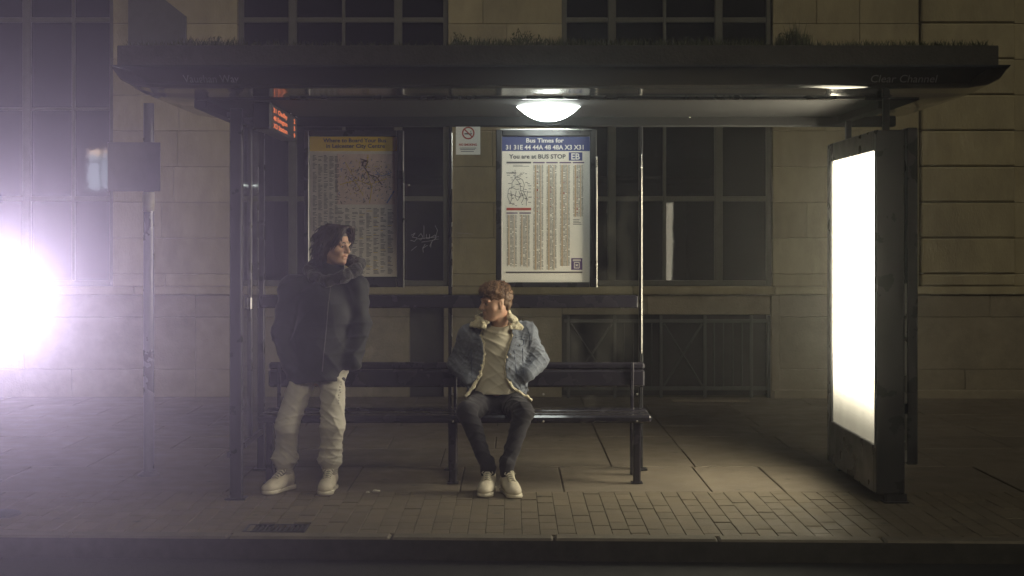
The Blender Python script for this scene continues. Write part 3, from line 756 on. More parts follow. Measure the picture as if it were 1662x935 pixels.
# ============================================================= bus stop pole
bp = thing('bus_stop_pole', 'grey bus stop pole with a plain square flag left of the shelter', 'bus stop pole', (X(241,9.95), 9.95, 0))
pcx = X(241.5, 9.95)
b = MB(); b.tube([(pcx,9.95,0),(pcx,9.95,Z(168,9.95))], .037, 20); b.lathe([(.075,0),(.075,.012),(.045,.03),(.037,.03)], (pcx,9.95,0), 20); o = b.build('pole', M['pole'], bp); smoothang(o)
b = MB(); b.box(X(178,9.95), X(263,9.95), 9.895, 9.908, Z(311,9.95), Z(232,9.95), .003); b.build('flag', M['flag'], bp)
b = MB(); b.lathe([(.038,Z(343,9.95)),(.041,Z(343,9.95)),(.041,Z(312,9.95)),(.038,Z(312,9.95))], (pcx,9.95,0), 20); b.build('collar', M['collar'], bp, smooth=True)
b = MB(); b.box(pcx-.05, pcx+.05, 9.9085, 9.93, Z(250,9.95)-.015, Z(250,9.95)+.015); b.box(pcx-.05, pcx+.05, 9.9085, 9.93, Z(295,9.95)-.015, Z(295,9.95)+.015); b.build('clamp', M['chrome'], bp)

# drain cover and crumpled litter
dc = thing('drain_cover', 'dark iron gully grate set in the brick paving near the kerb', 'drain cover', (X(447,8.1), 8.1, 0))
gx0, gx1, gy0, gy1 = X(395,8.1)+.01, X(500,8.1)-.01, 7.995, 8.215
b = MB(); b.box(gx0, gx1, gy0, gy0+.022, -.03, .003, .003); b.box(gx0, gx1, gy1-.022, gy1, -.03, .003, .003); b.box(gx0, gx0+.022, gy0+.022, gy1-.022, -.03, .003, .003); b.box(gx1-.022, gx1, gy0+.022, gy1-.022, -.03, .003, .003)
b.build('frame', M['grate'], dc)
b = MB(); k = 11
for i in range(k):
    xa = gx0+.03+(gx1-gx0-.06)*i/(k-1); b.box(xa-.006, xa+.006, gy0+.024, gy1-.024, -.03, .0, .002)
b.build('bars', M['grate'], dc)
random.seed(4)
def crumple(px, py, s, lab):
    D = CZ*F/(py-CY); c = P(px, py, D); b = MB(); vs = []; n1, n2 = 10, 6
    for i in range(n2+1):
        for j in range(n1):
            a, e = 2*math.pi*j/n1, math.pi*i/n2; r = s*random.uniform(.6,1.2)
            vs.append((c.x+1.6*r*math.cos(a)*math.sin(e), D+r*math.sin(a)*math.sin(e), max(.001, s*.45+.55*r*math.cos(e))))
    fs = [(i*n1+j, i*n1+(j+1)%n1, (i+1)*n1+(j+1)%n1, (i+1)*n1+j) for i in range(n2) for j in range(n1)]
    b.add(vs, fs); tag(b.build('litter', M['litter']), lab, 'litter')
crumple(611, 799, .018, 'larger crumpled scrap of pale paper on the paving near the standing man')
crumple(597, 800, .011, 'smaller crumpled scrap of pale paper on the paving near the standing man')

# floodlight at the left edge of the view, pointing towards the road
fl = thing('floodlight', 'dazzling round floodlight on a pole at the far left edge facing the camera', 'floodlight', (X(-32,8.4), 8.4, 0))
fc = P(-14, 488, 8.4)
fdir = (Vector((0,0,CZ))-fc).normalized()
b = MB(); q = fdir.to_track_quat('Z','Y').to_matrix()
def disc(b, prof):
    n = 32; vs = []
    for (r, h) in prof:
        for k in range(n):
            a = 2*math.pi*k/n; vs.append(tuple(fc + q @ Vector((r*math.cos(a), r*math.sin(a), h))))
    m = len(prof); b.add(vs, [(i*n+k, i*n+(k+1)%n, (i+1)*n+(k+1)%n, (i+1)*n+k) for i in range(m-1) for k in range(n)])
disc(b, [(.001,-.12),(.07,-.12),(.115,-.02),(.12,.0),(.11,.004),(.105,-.004)]); b.build('housing', M['housing'], fl, smooth=True)
b = MB(); disc(b, [(.104,-.004),(.06,.004),(.001,.008)]); b.build('lens', M['flood'], fl, smooth=True)
b = MB(); sx = fc.x; b.tube([(sx,8.50,.015),(sx,8.50,fc.z-.02)], .014, 10)
b.tube([(sx,8.50,fc.z-.02),(sx,8.48,fc.z)], .012, 8); b.build('pole', M['housing'], fl)
b = MB(); b.lathe([(.001,.02),(.02,.02),(.13,.012),(.14,0.002)], (sx,8.50,0), 28); b.build('base', M['housing'], fl)
ld = bpy.data.lights.new('floodlight_beam', 'SPOT'); lo = bpy.data.objects.new('floodlight_beam', ld); C.objects.link(lo)
ld.energy = 1400; ld.spot_size = R(50); ld.spot_blend = 1; ld.shadow_soft_size = .06; ld.color = (.88, .71, 1.0)
lo.location = fc + fdir*.02; lo.rotation_euler = (Vector((0,0,CZ))-fc).to_track_quat('-Z','Y').to_euler()
lo.parent = fl; lo.matrix_parent_inverse = Matrix.Translation(fl.location).inverted()

# ============================================================= people: signed distance fields turned into meshes
class Fld:
    def __init__(s, lo, hi, h):
        s.h = h; s.lo = np.array(lo, float); n = np.ceil((np.array(hi)-s.lo)/h).astype(int)+1
        s.ax = [s.lo[i]+np.arange(n[i])*h for i in range(3)]; s.f = np.full(n, .08, np.float32)
    def sl(s, lo, hi):
        out = []
        for i in range(3):
            a = int(np.clip(np.floor((lo[i]-s.lo[i])/s.h), 0, len(s.ax[i])-1)); c = int(np.clip(np.ceil((hi[i]-s.lo[i])/s.h)+1, a+1, len(s.ax[i])))
            out.append(slice(a, c))
        return tuple(out)
    def grid(s, sl):
        return s.ax[0][sl[0]][:,None,None], s.ax[1][sl[1]][None,:,None], s.ax[2][sl[2]][None,None,:]
    def put(s, sl, d, k, op):
        f = s.f[sl]; d = d.astype(np.float32)
        if op == 'sub':
            d = -d; h = np.maximum(k-np.abs(f-d), 0)/k; s.f[sl] = np.maximum(f, d)+h*h*k/4
        else:
            h = np.maximum(k-np.abs(f-d), 0)/k; s.f[sl] = np.minimum(f, d)-h*h*k/4
    def cap(s, a, b, ra, rb=None, k=.03, op='add', sq=1.0):
        rb = ra if rb is None else rb; a = np.array(a, float); b = np.array(b, float); m = max(ra, rb)+.08
        lo = np.minimum(a, b)-m; hi = np.maximum(a, b)+m; sl = s.sl(lo, hi); x, y, z = s.grid(sl)
        yc = (a[1]+b[1])/2
        ys = yc+(y-yc)/sq; a2 = a.copy(); b2 = b.copy()
        if sq != 1.0: a2[1] = yc+(a[1]-yc)/sq; b2[1] = yc+(b[1]-yc)/sq
        ab = b2-a2; L = max((ab**2).sum(), 1e-9)
        t = np.clip(((x-a2[0])*ab[0]+(ys-a2[1])*ab[1]+(z-a2[2])*ab[2])/L, 0, 1)
        d = np.sqrt((x-a2[0]-t*ab[0])**2+(ys-a2[1]-t*ab[1])**2+(z-a2[2]-t*ab[2])**2)-(ra+(rb-ra)*t)
        s.put(sl, d*min(1, sq), k, op); return s
    def ell(s, c, r, Rm=None, k=.03, op='add'):
        c = np.array(c, float); r = np.array(r, float); m = r.max()+.07; sl = s.sl(c-m, c+m); x, y, z = s.grid(sl)
        x, y, z = x-c[0], y-c[1], z-c[2]
        if Rm is not None:   # rows of Rm: local axes in world
            X_, Y_, Z_ = (Rm[i][0]*x+Rm[i][1]*y+Rm[i][2]*z for i in range(3))
        else: X_, Y_, Z_ = x, y, z
        k0 = np.sqrt((X_/r[0])**2+(Y_/r[1])**2+(Z_/r[2])**2); k1 = np.sqrt((X_/r[0]**2)**2+(Y_/r[1]**2)**2+(Z_/r[2]**2)**2)+1e-9
        s.put(sl, k0*(k0-1)/k1, k, op); return s
    def rbox(s, c, hx, rad, Rm=None, k=.01, op='add'):
        c = np.array(c, float); m = max(hx)+rad+.05; sl = s.sl(c-m*1.4, c+m*1.4); x, y, z = s.grid(sl); x, y, z = x-c[0], y-c[1], z-c[2]
        if Rm is not None: X_, Y_, Z_ = (Rm[i][0]*x+Rm[i][1]*y+Rm[i][2]*z for i in range(3))
        else: X_, Y_, Z_ = x+0*y+0*z, y+0*x+0*z, z+0*x+0*y
        q = [np.abs(X_)-hx[0], np.abs(Y_)-hx[1], np.abs(Z_)-hx[2]]
        d = np.sqrt(sum(np.maximum(t, 0)**2 for t in q))+np.minimum(np.maximum(np.maximum(q[0], q[1]), q[2]), 0)-rad
        s.put(sl, d, k, op); return s
    def disp(s, fn):
        x, y, z = s.grid((slice(None),)*3); s.f += fn(x, y, z).astype(np.float32); return s
    def cut(s, fn):   # keep only where fn < 0
        x, y, z = s.grid((slice(None),)*3); s.f = np.maximum(s.f, fn(x, y, z).astype(np.float32)); return s
    def front(s, x, z):   # first surface met from the camera side
        i = int(round((x-s.lo[0])/s.h)); k = int(round((z-s.lo[2])/s.h)); i = min(max(i,0), s.f.shape[0]-1); k = min(max(k,0), s.f.shape[2]-1)
        col = s.f[i,:,k]; w_ = np.where(col < 0)[0]
        return float(s.ax[1][w_[0]]) if len(w_) else None
    def mesh(s):
        f = s.f.copy(); f[0]=f[-1]=.05; f[:,0]=f[:,-1]=.05; f[:,:,0]=f[:,:,-1]=.05
        sg = f < 0; nx, ny, nz = f.shape
        cnt = np.zeros((nx-1,ny-1,nz-1), np.int8)
        for a in (0,1):
            for b in (0,1):
                for c in (0,1): cnt += sg[a:nx-1+a, b:ny-1+b, c:nz-1+c]
        act = np.argwhere((cnt > 0) & (cnt < 8)); idm = np.full((nx-1,ny-1,nz-1), -1, np.int32); idm[tuple(act.T)] = np.arange(len(act))
        acc = np.zeros((len(act),3)); num = np.zeros(len(act)); cor = [(a,b,c) for a in (0,1) for b in (0,1) for c in (0,1)]
        for p in cor:
            for ax in range(3):
                if p[ax]: continue
                q = list(p); q[ax] = 1
                A = act+np.array(p); B = act+np.array(q); fa = f[tuple(A.T)]; fb = f[tuple(B.T)]; m = (fa < 0) != (fb < 0)
                t = np.where(m, fa/np.where(m, fa-fb, 1), 0)
                pos = A.astype(float); pos[:,ax] += t
                acc[m] += pos[m]; num[m] += 1
        V_ = acc/num[:,None]*s.h+s.lo
        fs = []
        for ax in range(3):
            sa = [slice(None)]*3; sb = [slice(None)]*3; sa[ax] = slice(0,-1); sb[ax] = slice(1,None)
            A = sg[tuple(sa)]; B = sg[tuple(sb)]; e = np.argwhere(A != B); o1, o2 = (ax+1)%3, (ax+2)%3
            ok = (e[:,o1] > 0) & (e[:,o2] > 0) & (e[:,o1] < f.shape[o1]-1) & (e[:,o2] < f.shape[o2]-1); e = e[ok]
            flip = A[tuple(e.T)]
            def cell(d1, d2):
                c = e.copy(); c[:,o1] -= d1; c[:,o2] -= d2; return idm[tuple(c.T)]
            Q = np.stack([cell(1,1), cell(0,1), cell(0,0), cell(1,0)], 1); Q[~flip] = Q[~flip][:,::-1]; fs.append(Q)
        return V_, np.concatenate(fs)
def waves(n, fmin, fmax, seed, aniso=(1,1,1)):
    r = np.random.default_rng(seed); K = r.normal(size=(n,3))*np.array(aniso); K /= np.linalg.norm(K, axis=1)[:,None]; K *= r.uniform(fmin, fmax, n)[:,None]; ph = r.uniform(0,6.28,n)
    def fn(x, y, z):
        t = 0
        for k, p in zip(K, ph): t = t+np.sin(k[0]*x+k[1]*y+k[2]*z+p)
        return t/math.sqrt(n)
    return fn
def folds(f, seed, dirs=((.2,.1,1),(.7,.2,.6),(-.7,.1,.6)), warp=1.3, sharp=2.5):
    # cloth creases: narrow ridges that wander and fade in and out
    ws = [waves(5, f*.25, f*.6, seed+i) for i in range(len(dirs))]; ms = [waves(4, f*.2, f*.5, seed+50+i) for i in range(len(dirs))]
    def fn(x, y, z):
        t = 0
        for i, d in enumerate(dirs):
            l = math.sqrt(sum(c*c for c in d)); ph = f*(d[0]*x+d[1]*y+d[2]*z)/l/1.0+warp*ws[i](x,y,z)
            t = t-np.maximum(0, np.clip(.5+.6*ms[i](x,y,z), 0, 1))*(1-np.abs(np.sin(ph)))**sharp
        return t
    return fn
def fmesh(name, parts, m, parent, smooth=True, slots=None):
    vs = []; fs = []; mi = []; o = 0
    for i, (v, q) in enumerate(parts): vs.append(v); fs.append(q+o); o += len(v); mi += [slots[i] if slots else 0]*len(q)
    v = np.concatenate(vs); q = np.concatenate(fs)
    me = bpy.data.meshes.new(name); me.vertices.add(len(v)); me.vertices.foreach_set('co', v.astype(np.float32).ravel())
    me.loops.add(len(q)*4); me.loops.foreach_set('vertex_index', q.astype(np.int32).ravel())
    me.polygons.add(len(q)); me.polygons.foreach_set('loop_start', np.arange(len(q), dtype=np.int32)*4); me.polygons.foreach_set('loop_total', np.full(len(q),4,np.int32))
    me.update(); me.validate(); me.polygons.foreach_set('use_smooth', np.ones(len(me.polygons), bool))
    ob = link(name, me, m, parent)
    if slots: me.polygons.foreach_set('material_index', np.array(mi, np.int32)[:len(me.polygons)])
    return ob

def head_frame(c, fwd, roll=0, pitch=0):
    f = Vector((fwd[0], fwd[1], 0)).normalized(); u = Vector((0,0,1)); l = u.cross(f)
    rt = Matrix.Rotation(pitch, 3, l); f = rt @ f; u = rt @ u
    rr = Matrix.Rotation(roll, 3, f); l = rr @ l; u = rr @ u
    c = Vector(c)
    def W(a, b, d): return c+f*a+l*b+u*d      # forward, left, up
    return W, [list(f), list(l), list(u)]
def head_field(W, Rm, neck, h=.003):
    c = np.array(W(0,0,0)); F_ = Fld(c-np.array([.17,.17,.24]), c+np.array([.17,.17,.17]), h)
    F_.ell(W(-.012,0,.035), (.097,.076,.095), Rm)
    F_.ell(W(.022,0,-.035), (.068,.062,.085), Rm, k=.04)
    F_.ell(W(.035,0,-.085), (.050,.042,.034), Rm, k=.03)
    F_.ell(W(.074,0,-.103), (.018,.020,.016), Rm, k=.025)
    for s in (-1,1):
        F_.cap(W(.050,.052*s,-.022), W(.070,.034*s,-.030), .018, .016, k=.03)       # cheekbone
        F_.cap(W(-.01,.055*s,-.05), W(.05,.030*s,-.098), .016, .013, k=.03)         # jaw line
    for s in (-1,1): F_.ell(W(.096,.033*s,.008), (.020,.021,.014), Rm, k=.018, op='sub')
    for s in (-1,1):
        F_.ell(W(.0735,.032*s,.007), (.0145,.0155,.0135), Rm, k=.004)
        F_.cap(W(.078,.050*s,.026), W(.090,.014*s,.024), .009, .010, k=.014)        # brow
    F_.cap(W(.086,0,.022), W(.112,0,-.024), .0085, .0125, k=.016)                   # nose
    F_.ell(W(.110,0,-.030), (.014,.012,.010), Rm, k=.008)
    for s in (-1,1): F_.ell(W(.097,.013*s,-.031), (.010,.0075,.008), Rm, k=.008)
    F_.cap(W(.088,-.016,-.059), W(.088,.016,-.059), .0068, k=.010); F_.cap(W(.094,-.006,-.057), W(.094,.006,-.057), .0062, k=.008)
    F_.cap(W(.087,-.013,-.071), W(.087,.013,-.071), .0078, k=.010); F_.cap(W(.092,-.004,-.071), W(.092,.004,-.071), .0066, k=.008)
    F_.cap(W(.101,-.020,-.0645), W(.101,.020,-.0645), .0028, k=.006, op='sub')
    for s in (-1,1):
        F_.ell(W(-.008,.075*s,-.002), (.017,.009,.028), Rm, k=.010); F_.ell(W(-.003,.086*s,.002), (.009,.006,.017), Rm, k=.006, op='sub')
        F_.ell(W(-.004,.075*s,-.028), (.009,.007,.010), Rm, k=.008)
    F_.cap(W(-.025,0,-.04), neck, .055, .060, k=.03)
    return F_
def eyes(W, Rm, root, look=0):
    for s in (-1,1):
        b = MB(); c = W(.0782,.032*s,.006); n = 12
        vs = []; 
        for i in range(9):
            for j in range(n):
                e, a = math.pi*i/8, 2*math.pi*j/n; v = Vector((math.cos(e), math.sin(e)*math.cos(a), math.sin(e)*math.sin(a)))*.0124
                vs.append(tuple(c + Vector(Rm[0])*v.x + Vector(Rm[1])*v.y + Vector(Rm[2])*v.z))
        b.add(vs, [(i*n+j, (i+1)*n+j, (i+1)*n+(j+1)%n, i*n+(j+1)%n) for i in range(8) for j in range(n)])
        o = b.build('eye', [M['eye'], M['iris']], root, smooth=True)
        o.data.polygons.foreach_set('material_index', [1 if i//n < 2 else 0 for i in range(8*n)])

def hand(Fb, wrist, tip_dir, palm_n, thumb_dir, sc=1.0):
    # palm, four unequal bent fingers and a thumb leaving the side of the palm
    w_ = Vector(wrist); d = Vector(tip_dir).normalized(); n = Vector(palm_n); n = (n-d*n.dot(d)).normalized(); t = Vector(thumb_dir); t = (t-d*t.dot(d)-n*t.dot(n)).normalized()
    k = w_+d*.085*sc
    for i, o in enumerate((-.030,-.010,.010,.030)):
        Fb.cap(w_+t*o*.5, k+t*o, .016, .0125, k=.012)
        L = (.060,.072,.078,.070)[i]*sc; p = k+t*o
        a = p+(d*.8+n*.45).normalized()*L*.45; c = a+(d*.5+n*.85).normalized()*L*.33; e = c+(d*.1+n*1).normalized()*L*.25
        Fb.cap(p, a, .0095, .0085, k=.004); Fb.cap(a, c, .0085, .0078, k=.004); Fb.cap(c, e, .0078, .0065, k=.004)
    p = w_+d*.03*sc+t*.030; a = p+(d*.6+t*.7).normalized()*.038; c = a+(d*.9+t*.1+n*.4).normalized()*.032
    Fb.cap(w_+d*.02, p, .015, .013, k=.01); Fb.cap(p, a, .0125, .010, k=.006); Fb.cap(a, c, .010, .008, k=.004)

def shoe(name, heel, toe, root, h=.0035):
    H = Vector((heel[0], heel[1], 0)); T = Vector((toe[0], toe[1], 0)); d = (T-H).normalized(); L = (T-H).length; l = Vector((0,0,1)).cross(d)
    Rm = [list(d), list(l), [0,0,1]]
    def W(a, b, c): return H+d*(a*L)+l*b+Vector((0,0,c))
    lo = np.minimum(np.array(W(0,0,0)), np.array(W(1,0,0)))-.09; hi = np.maximum(np.array(W(0,0,0)), np.array(W(1,0,0)))+.09; lo[2] = -.02; hi[2] = .17
    U_ = Fld(lo, hi, h)
    U_.ell(W(.15,0,.060), (.056,.042,.056), Rm); U_.cap(W(.15,0,.08), W(.20,0,.130), .040, .042, k=.02)
    U_.cap(W(.2,0,.088), W(.66,0,.052), .044, .038, k=.03); U_.ell(W(.55,.0,.052), (.090,.053,.042), Rm, k=.03); U_.ell(W(.82,-.003,.040), (.060,.050,.038), Rm, k=.03)
    U_.cap(W(.26,0,.118), W(.42,0,.092), .022, .018, k=.012)   # tongue
    U_.ell(W(.17,0,.150), (.036,.026,.035), Rm, k=.012, op='sub')
    U_.disp(lambda x,y,z: .0012*waves(5, 60, 120, 3)(x,y,z))
    U_.cut(lambda x,y,z: .018-z+0*x+0*y)
    up = fmesh(name, [U_.mesh()], M['shoe'], root)
    So = Fld(lo, hi, h)
    So.cap(W(.12,0,.014), W(.12,0,.016), .048, k=.02); So.cap(W(.12,0,.016), W(.8,0,.016), .043, .049, k=.02); So.ell(W(.82,0,.016), (.062,.052,.03), Rm, k=.02)
    So.cut(lambda x,y,z: np.maximum(z-.028-.006*0, .002-z)+0*x+0*y)
    so = fmesh('sole', [So.mesh()], M['sole'], up)
    Tg = Fld(lo, hi, h); Tg.cap(W(.30,0,.124), W(.60,0,.084), .026, .019, k=.01); Tg.ell(W(.16,0,.125), (.046,.034,.018), Rm, k=.01); tg_ = fmesh('tongue', [Tg.mesh()], M['tongue'], up)
    b = MB()
    for k in range(5):
        t = .34+k*.07; zt_ = .1335-.0098*k+.010
        b.tube([W(t,-.026,zt_-.012), W(t+.015,-.012,zt_+.004), W(t+.03,.012,zt_+.004), W(t+.03,.026,zt_-.012)], .0045, 5)
        b.tube([W(t,.026,zt_-.012), W(t+.015,.012,zt_+.005), W(t+.03,-.012,zt_+.005), W(t+.03,-.026,zt_-.012)], .0045, 5)
    for s in (-1,1): b.tube([W(.33,0,.143), W(.36,.02*s,.150), W(.42,.038*s,.132), W(.38,.03*s,.128), W(.33,.004*s,.143)], .0026, 5)
    b.build('laces', M['lace'], up, smooth=True)
    return up

def strands(b, roots, fn, n=5, r=.0022):
    for (p, nrm) in roots:
        pts = fn(Vector(p), Vector(nrm)); m = len(pts); b.tube(pts, [r*(1-.7*i/(m-1)) for i in range(m)], 4, cap=False)

# ------------------------------------------------------------- standing man
def standing():
    D0 = 9.35; sc = F/D0
    def J(px, py, dy=0): return (X(px, D0), D0+dy, Z(py, D0))
    root = thing('person', 'standing young man in a dark hooded jacket, cream joggers and white trainers, looking right', 'person', (X(510,D0), D0, 0), 'people waiting at the shelter')
    hc = Vector(J(545, 399, -.02)); W, Rm = head_frame(hc, (.86,-.52), roll=0, pitch=R(7))
    neck = J(533, 452, .02); neckU = J(537, 440, .01)
    sL, sR = J(473, 468, .0), J(578, 466, .02); eL, eR = J(457, 540, .04), J(582, 528, .04); wL, wR = J(474, 590, -.04), J(574, 588, -.03)
    hipL, hipR = J(497, 600), J(541, 600); kL, kR = J(468, 690, -.06), J(541, 690, -.05); aL, aR = J(462, 765, .02), J(535, 766, .02)
    chest = J(527, 505, .0); belly = J(520, 560, .0); pel = J(519, 598, 0)
    # body
    B = Fld((-1.75, 9.0, .02), (-.85, 9.6, 1.5), .008)
    B.ell(chest, (.15,.09,.2)); B.ell(belly, (.14,.085,.16)); B.ell(pel, (.15,.09,.12)); B.cap(sL, sR, .05); B.cap(chest, neck, .06, .05)
    for (s_, e_, w_) in ((sL,eL,wL),(sR,eR,wR)): B.cap(s_, e_, .045, .036); B.cap(e_, w_, .036, .026)
    hand(B, wL, (.75,.15,-.1), (.3,.6,0), (0,-.2,1)); hand(B, wR, (-.75,.15,-.1), (-.3,.6,0), (0,-.2,1))
    for (h_, k_, a_) in ((hipL,kL,aL),(hipR,kR,aR)): B.cap(h_, k_, .075, .048); B.cap(k_, a_, .048, .034)
    for (a_, t_) in ((aL,(-.045,-.12)),(aR,(0,-.13))): B.cap((a_[0],a_[1],.06), (a_[0]+t_[0],a_[1]+t_[1],.045), .026, .022)
    H = head_field(W, Rm, neck)
    fmesh('body', [B.mesh(), H.mesh()], M['skin'], root)
    eyes(W, Rm, root)
    # jacket
    A = Fld((-1.80, 9.05, .70), (-.80, 9.65, 1.60), .006)
    A.ell(chest, (.185,.14,.235)); A.ell(belly, (.18,.14,.20), k=.06); A.cap(J(518,570), J(517,608), .176, .186, k=.06, sq=.75); A.cap(sL, sR, .078, k=.06)
    A.cap((chest[0],chest[1],chest[2]+.1), neckU, .12, .085, k=.06)
    for (s_, e_, w_) in ((sL,eL,wL),(sR,eR,wR)): A.cap(s_, e_, .078, .068, k=.045); A.cap(e_, w_, .068, .058, k=.05)
    fj = folds(26, 90); wv = waves(9, 18, 38, 5); wv2 = waves(6, 50, 80, 6)
    A.disp(lambda x,y,z: .005*wv(x,y,z)+.010*fj(x,y,z)+.002*wv2(x,y,z))
    A.cap(neckU, J(541,425,0), .060, .062, k=.01, op='sub')
    A.cut(lambda x,y,z: Z(619,D0)-z+.012*np.sin(x*14)+0*y)
    jk = fmesh('jacket', [A.mesh()], M['puffer'], root)
    Hd = Fld((-1.55, 9.1, 1.30), (-.85, 9.7, 1.72), .006)
    ring = [J(500,440,.07), J(512,450,-.06), J(536,456,-.13), J(563,448,-.13), J(580,438,-.06), J(583,428,.03), J(568,424,.12), J(530,425,.15), J(505,432,.12)]
    for p, q_ in zip(ring, ring[1:]+ring[:1]): Hd.cap(p, q_, .032, .032, k=.05)
    hw = waves(14, 60, 200, 8); hl = waves(4, 12, 25, 9); Hd.disp(lambda x,y,z: .0045*hw(x,y,z)+.003*hl(x,y,z))
    Hd.cap(neckU, J(545,415,0), .05, .05, k=.01, op='sub')
    fmesh('hood', [Hd.mesh()], M['fur'], jk)
    b = MB(); zx = []
    for py in range(462, 606, 6):
        x_, z_ = X(540-(py-462)*.09, D0), Z(py, D0); y_ = A.front(x_, z_)
        if y_: zx.append((x_, y_-.003, z_))
    b.tube(zx, .004, 6); b.build('zip', M['iron'], jk)
    # joggers
    T = Fld((-1.75, 9.0, .09), (-1.0, 9.62, 1.0), .006)
    T.cap(hipL, hipR, .092, k=.05); 
    for (h_, k_, a_, o_) in ((hipL,kL,aL,-1),(hipR,kR,aR,1)):
        T.cap(h_, k_, .086, .073, k=.04); T.cap(k_, (a_[0],a_[1],a_[2]+.07), .073, .064, k=.03); T.ell((a_[0],a_[1]-.005,a_[2]+.085), (.072,.075,.05), k=.04)
        T.cap((a_[0],a_[1],a_[2]+.05), (a_[0],a_[1],a_[2]+.01), .058, .050, k=.012)
    tw = waves(8, 16, 34, 12, (1,1,.9)); tw2 = waves(10, 45, 80, 13, (.5,.5,1.6))
    tf = folds(34, 120); tf2 = folds(60, 140, dirs=((.1,.1,1),(.5,.1,.8),(-.5,.1,.8)))
    def td(x,y,z):
        bunch = np.exp(-((z-.22)/.07)**2)+.8*np.exp(-((z-.50)/.06)**2)+.5*np.exp(-((z-.85)/.08)**2)
        return .0035*tw(x,y,z)+.0065*tf(x,y,z)+(.002+.009*bunch)*tf2(x,y,z)
    T.disp(td); T.cut(lambda x,y,z: .125-z+0*x+0*y)
    tr = fmesh('joggers', [T.mesh()], M['joggers'], root)
    for a_ in (aL, aR):
        K = Fld((a_[0]-.12, 9.2, .06), (a_[0]+.12, 9.55, .24), .004)
        K.cap((a_[0],a_[1],.118), (a_[0],a_[1],.175), .052, .058, k=.01)
        K.disp(lambda x,y,z: .0022*np.sin(z*math.pi*2/.013)+0*x+0*y); K.cut(lambda x,y,z: np.maximum(.105-z, z-.19)+0*x+0*y)
        fmesh('cuff', [K.mesh()], M['rib'], tr)
    b = MB(); random.seed(2)     # small faded print down the thigh
    for k in range(9):
        px, py = 554-.3*k+random.uniform(-1,1), 618+k*4.2; x_, z_ = X(px,D0), Z(py,D0); y_ = T.front(x_, z_)
        if y_:
            for j in range(3):
                a = random.uniform(0,3.14); l = .004; b.tube([(x_-l*math.cos(a)+.003*j,y_-.002,z_-l*math.sin(a)),(x_+l*math.cos(a)+.003*j,y_-.002,z_+l*math.sin(a))], .0012, 4)
    b.build('thigh_print', M['iron'], tr)
    shoe('shoe', (aL[0]+.035, aL[1]+.065), (aL[0]-.095, aL[1]-.215), root); shoe('shoe', (aR[0]+.002, aR[1]+.075), (aR[0]-.008, aR[1]-.235), root)
    # hair: cap plus long wavy locks to the collar
    G = Fld(np.array(hc)-.2, np.array(hc)+.2, .005)
    G.ell(W(-.025,0,.042), (.108,.088,.098), Rm); G.ell(W(-.060,0,-.035), (.078,.090,.095), Rm, k=.04); G.ell(W(-.075,0,-.09), (.050,.075,.05), Rm, k=.04)
    for s in (-1,1): G.cap(W(-.015,.078*s,.03), W(-.035,.078*s,-.085), .026, .022, k=.03)
    G.ell(W(.108,0,-.012), (.070,.074,.098), Rm, k=.012, op='sub'); G.disp(lambda x,y,z: .004*waves(8,60,110,4)(x,y,z))
    hb = fmesh('hair', [G.mesh()], M['hair_dark'], root)
    b = MB(); random.seed(8); vv = hb.data.vertices; FV, LV, UV = (Vector(a) for a in Rm)
    for k in range(1700):
        ve = vv[random.randrange(len(vv))]; p = ve.co.copy(); nm = ve.normal.copy(); lf = (p-hc).dot(FV); lu = (p-hc).dot(UV)
        if nm.dot(FV) > .35 and lu < .10: continue
        L = random.uniform(.05, .10) if lu > -.02 else random.uniform(.03, .055)
        amp = random.uniform(.003, .009); ph = random.uniform(0, 6.28); q_ = p-nm*.003; pts = []
        for i in range(7):
            t = i/6; pts.append(q_+FV*amp*math.sin(ph+t*6)*t+LV*amp*math.cos(ph+t*5)*t)
            tang = -UV-nm*(-UV).dot(nm); tang = (tang+LV*(.6 if nm.dot(LV) > 0 else -.6)*(1-abs(nm.dot(LV)))).normalized()
            q_ = q_+(tang*(1-t*.6)+(-UV)*t*.7+nm*(.14-.12*t)).normalized()*L/6
        sc_ = random.choice([.8,1.3,2.0]); b.tube(pts, [q__*sc_ for q__ in [.0014,.0022,.0024,.0022,.0019,.0013,.0004]], 4, cap=False)
    for k in range(200):   # curtain fringe parted near the middle
        sd_ = random.choice((-1,1)); y0 = .008+random.gauss(0,.010); x0 = random.uniform(.035,.088); L = random.uniform(.10,.185); amp = random.uniform(.002,.006); ph = random.uniform(0,6.28); pts = []
        for i in range(9):
            t = i/8*L
            a = t/.098
            yy = y0+sd_*(.084*math.sin(min(a,1.45))); zz = .140-.052*(1-math.cos(min(a*1.1,1.57)))-max(0,t-.055)*.95; xx = x0+.020*math.sin(min(a*2,3.0))-.28*max(0,t-.03)*(1 if x0 > .05 else .6)
            pts.append(W(xx+amp*math.sin(ph+i*.8), yy+amp*math.cos(ph+i*.9), zz))
        b.tube(pts, [q__*random.choice([1,1.7,2.3]) for q__ in [.0015,.0024,.0024,.0023,.002,.0018,.0015,.001,.0004]], 4, cap=False)
    b.build('locks', M['hair_dark'], hb, smooth=True)
    for s in (-1,1):
        b = MB(); b.tube([W(.084,.050*s,.026), W(.093,.034*s,.033), W(.099,.016*s,.029)], [.0018,.0035,.003], 6); b.build('eyebrow', M['hair_dark'], root)
    b = MB(); b.tube([W(.0935,-.020,-.062), W(.0985,0,-.059), W(.0935,.020,-.062)], [.0015,.0038,.0015], 6); b.tube([W(.0925,-.016,-.070), W(.0975,0,-.071), W(.0925,.016,-.070)], [.0015,.0045,.0015], 6); b.build('lips', M['lips'], root, smooth=True)
standing()

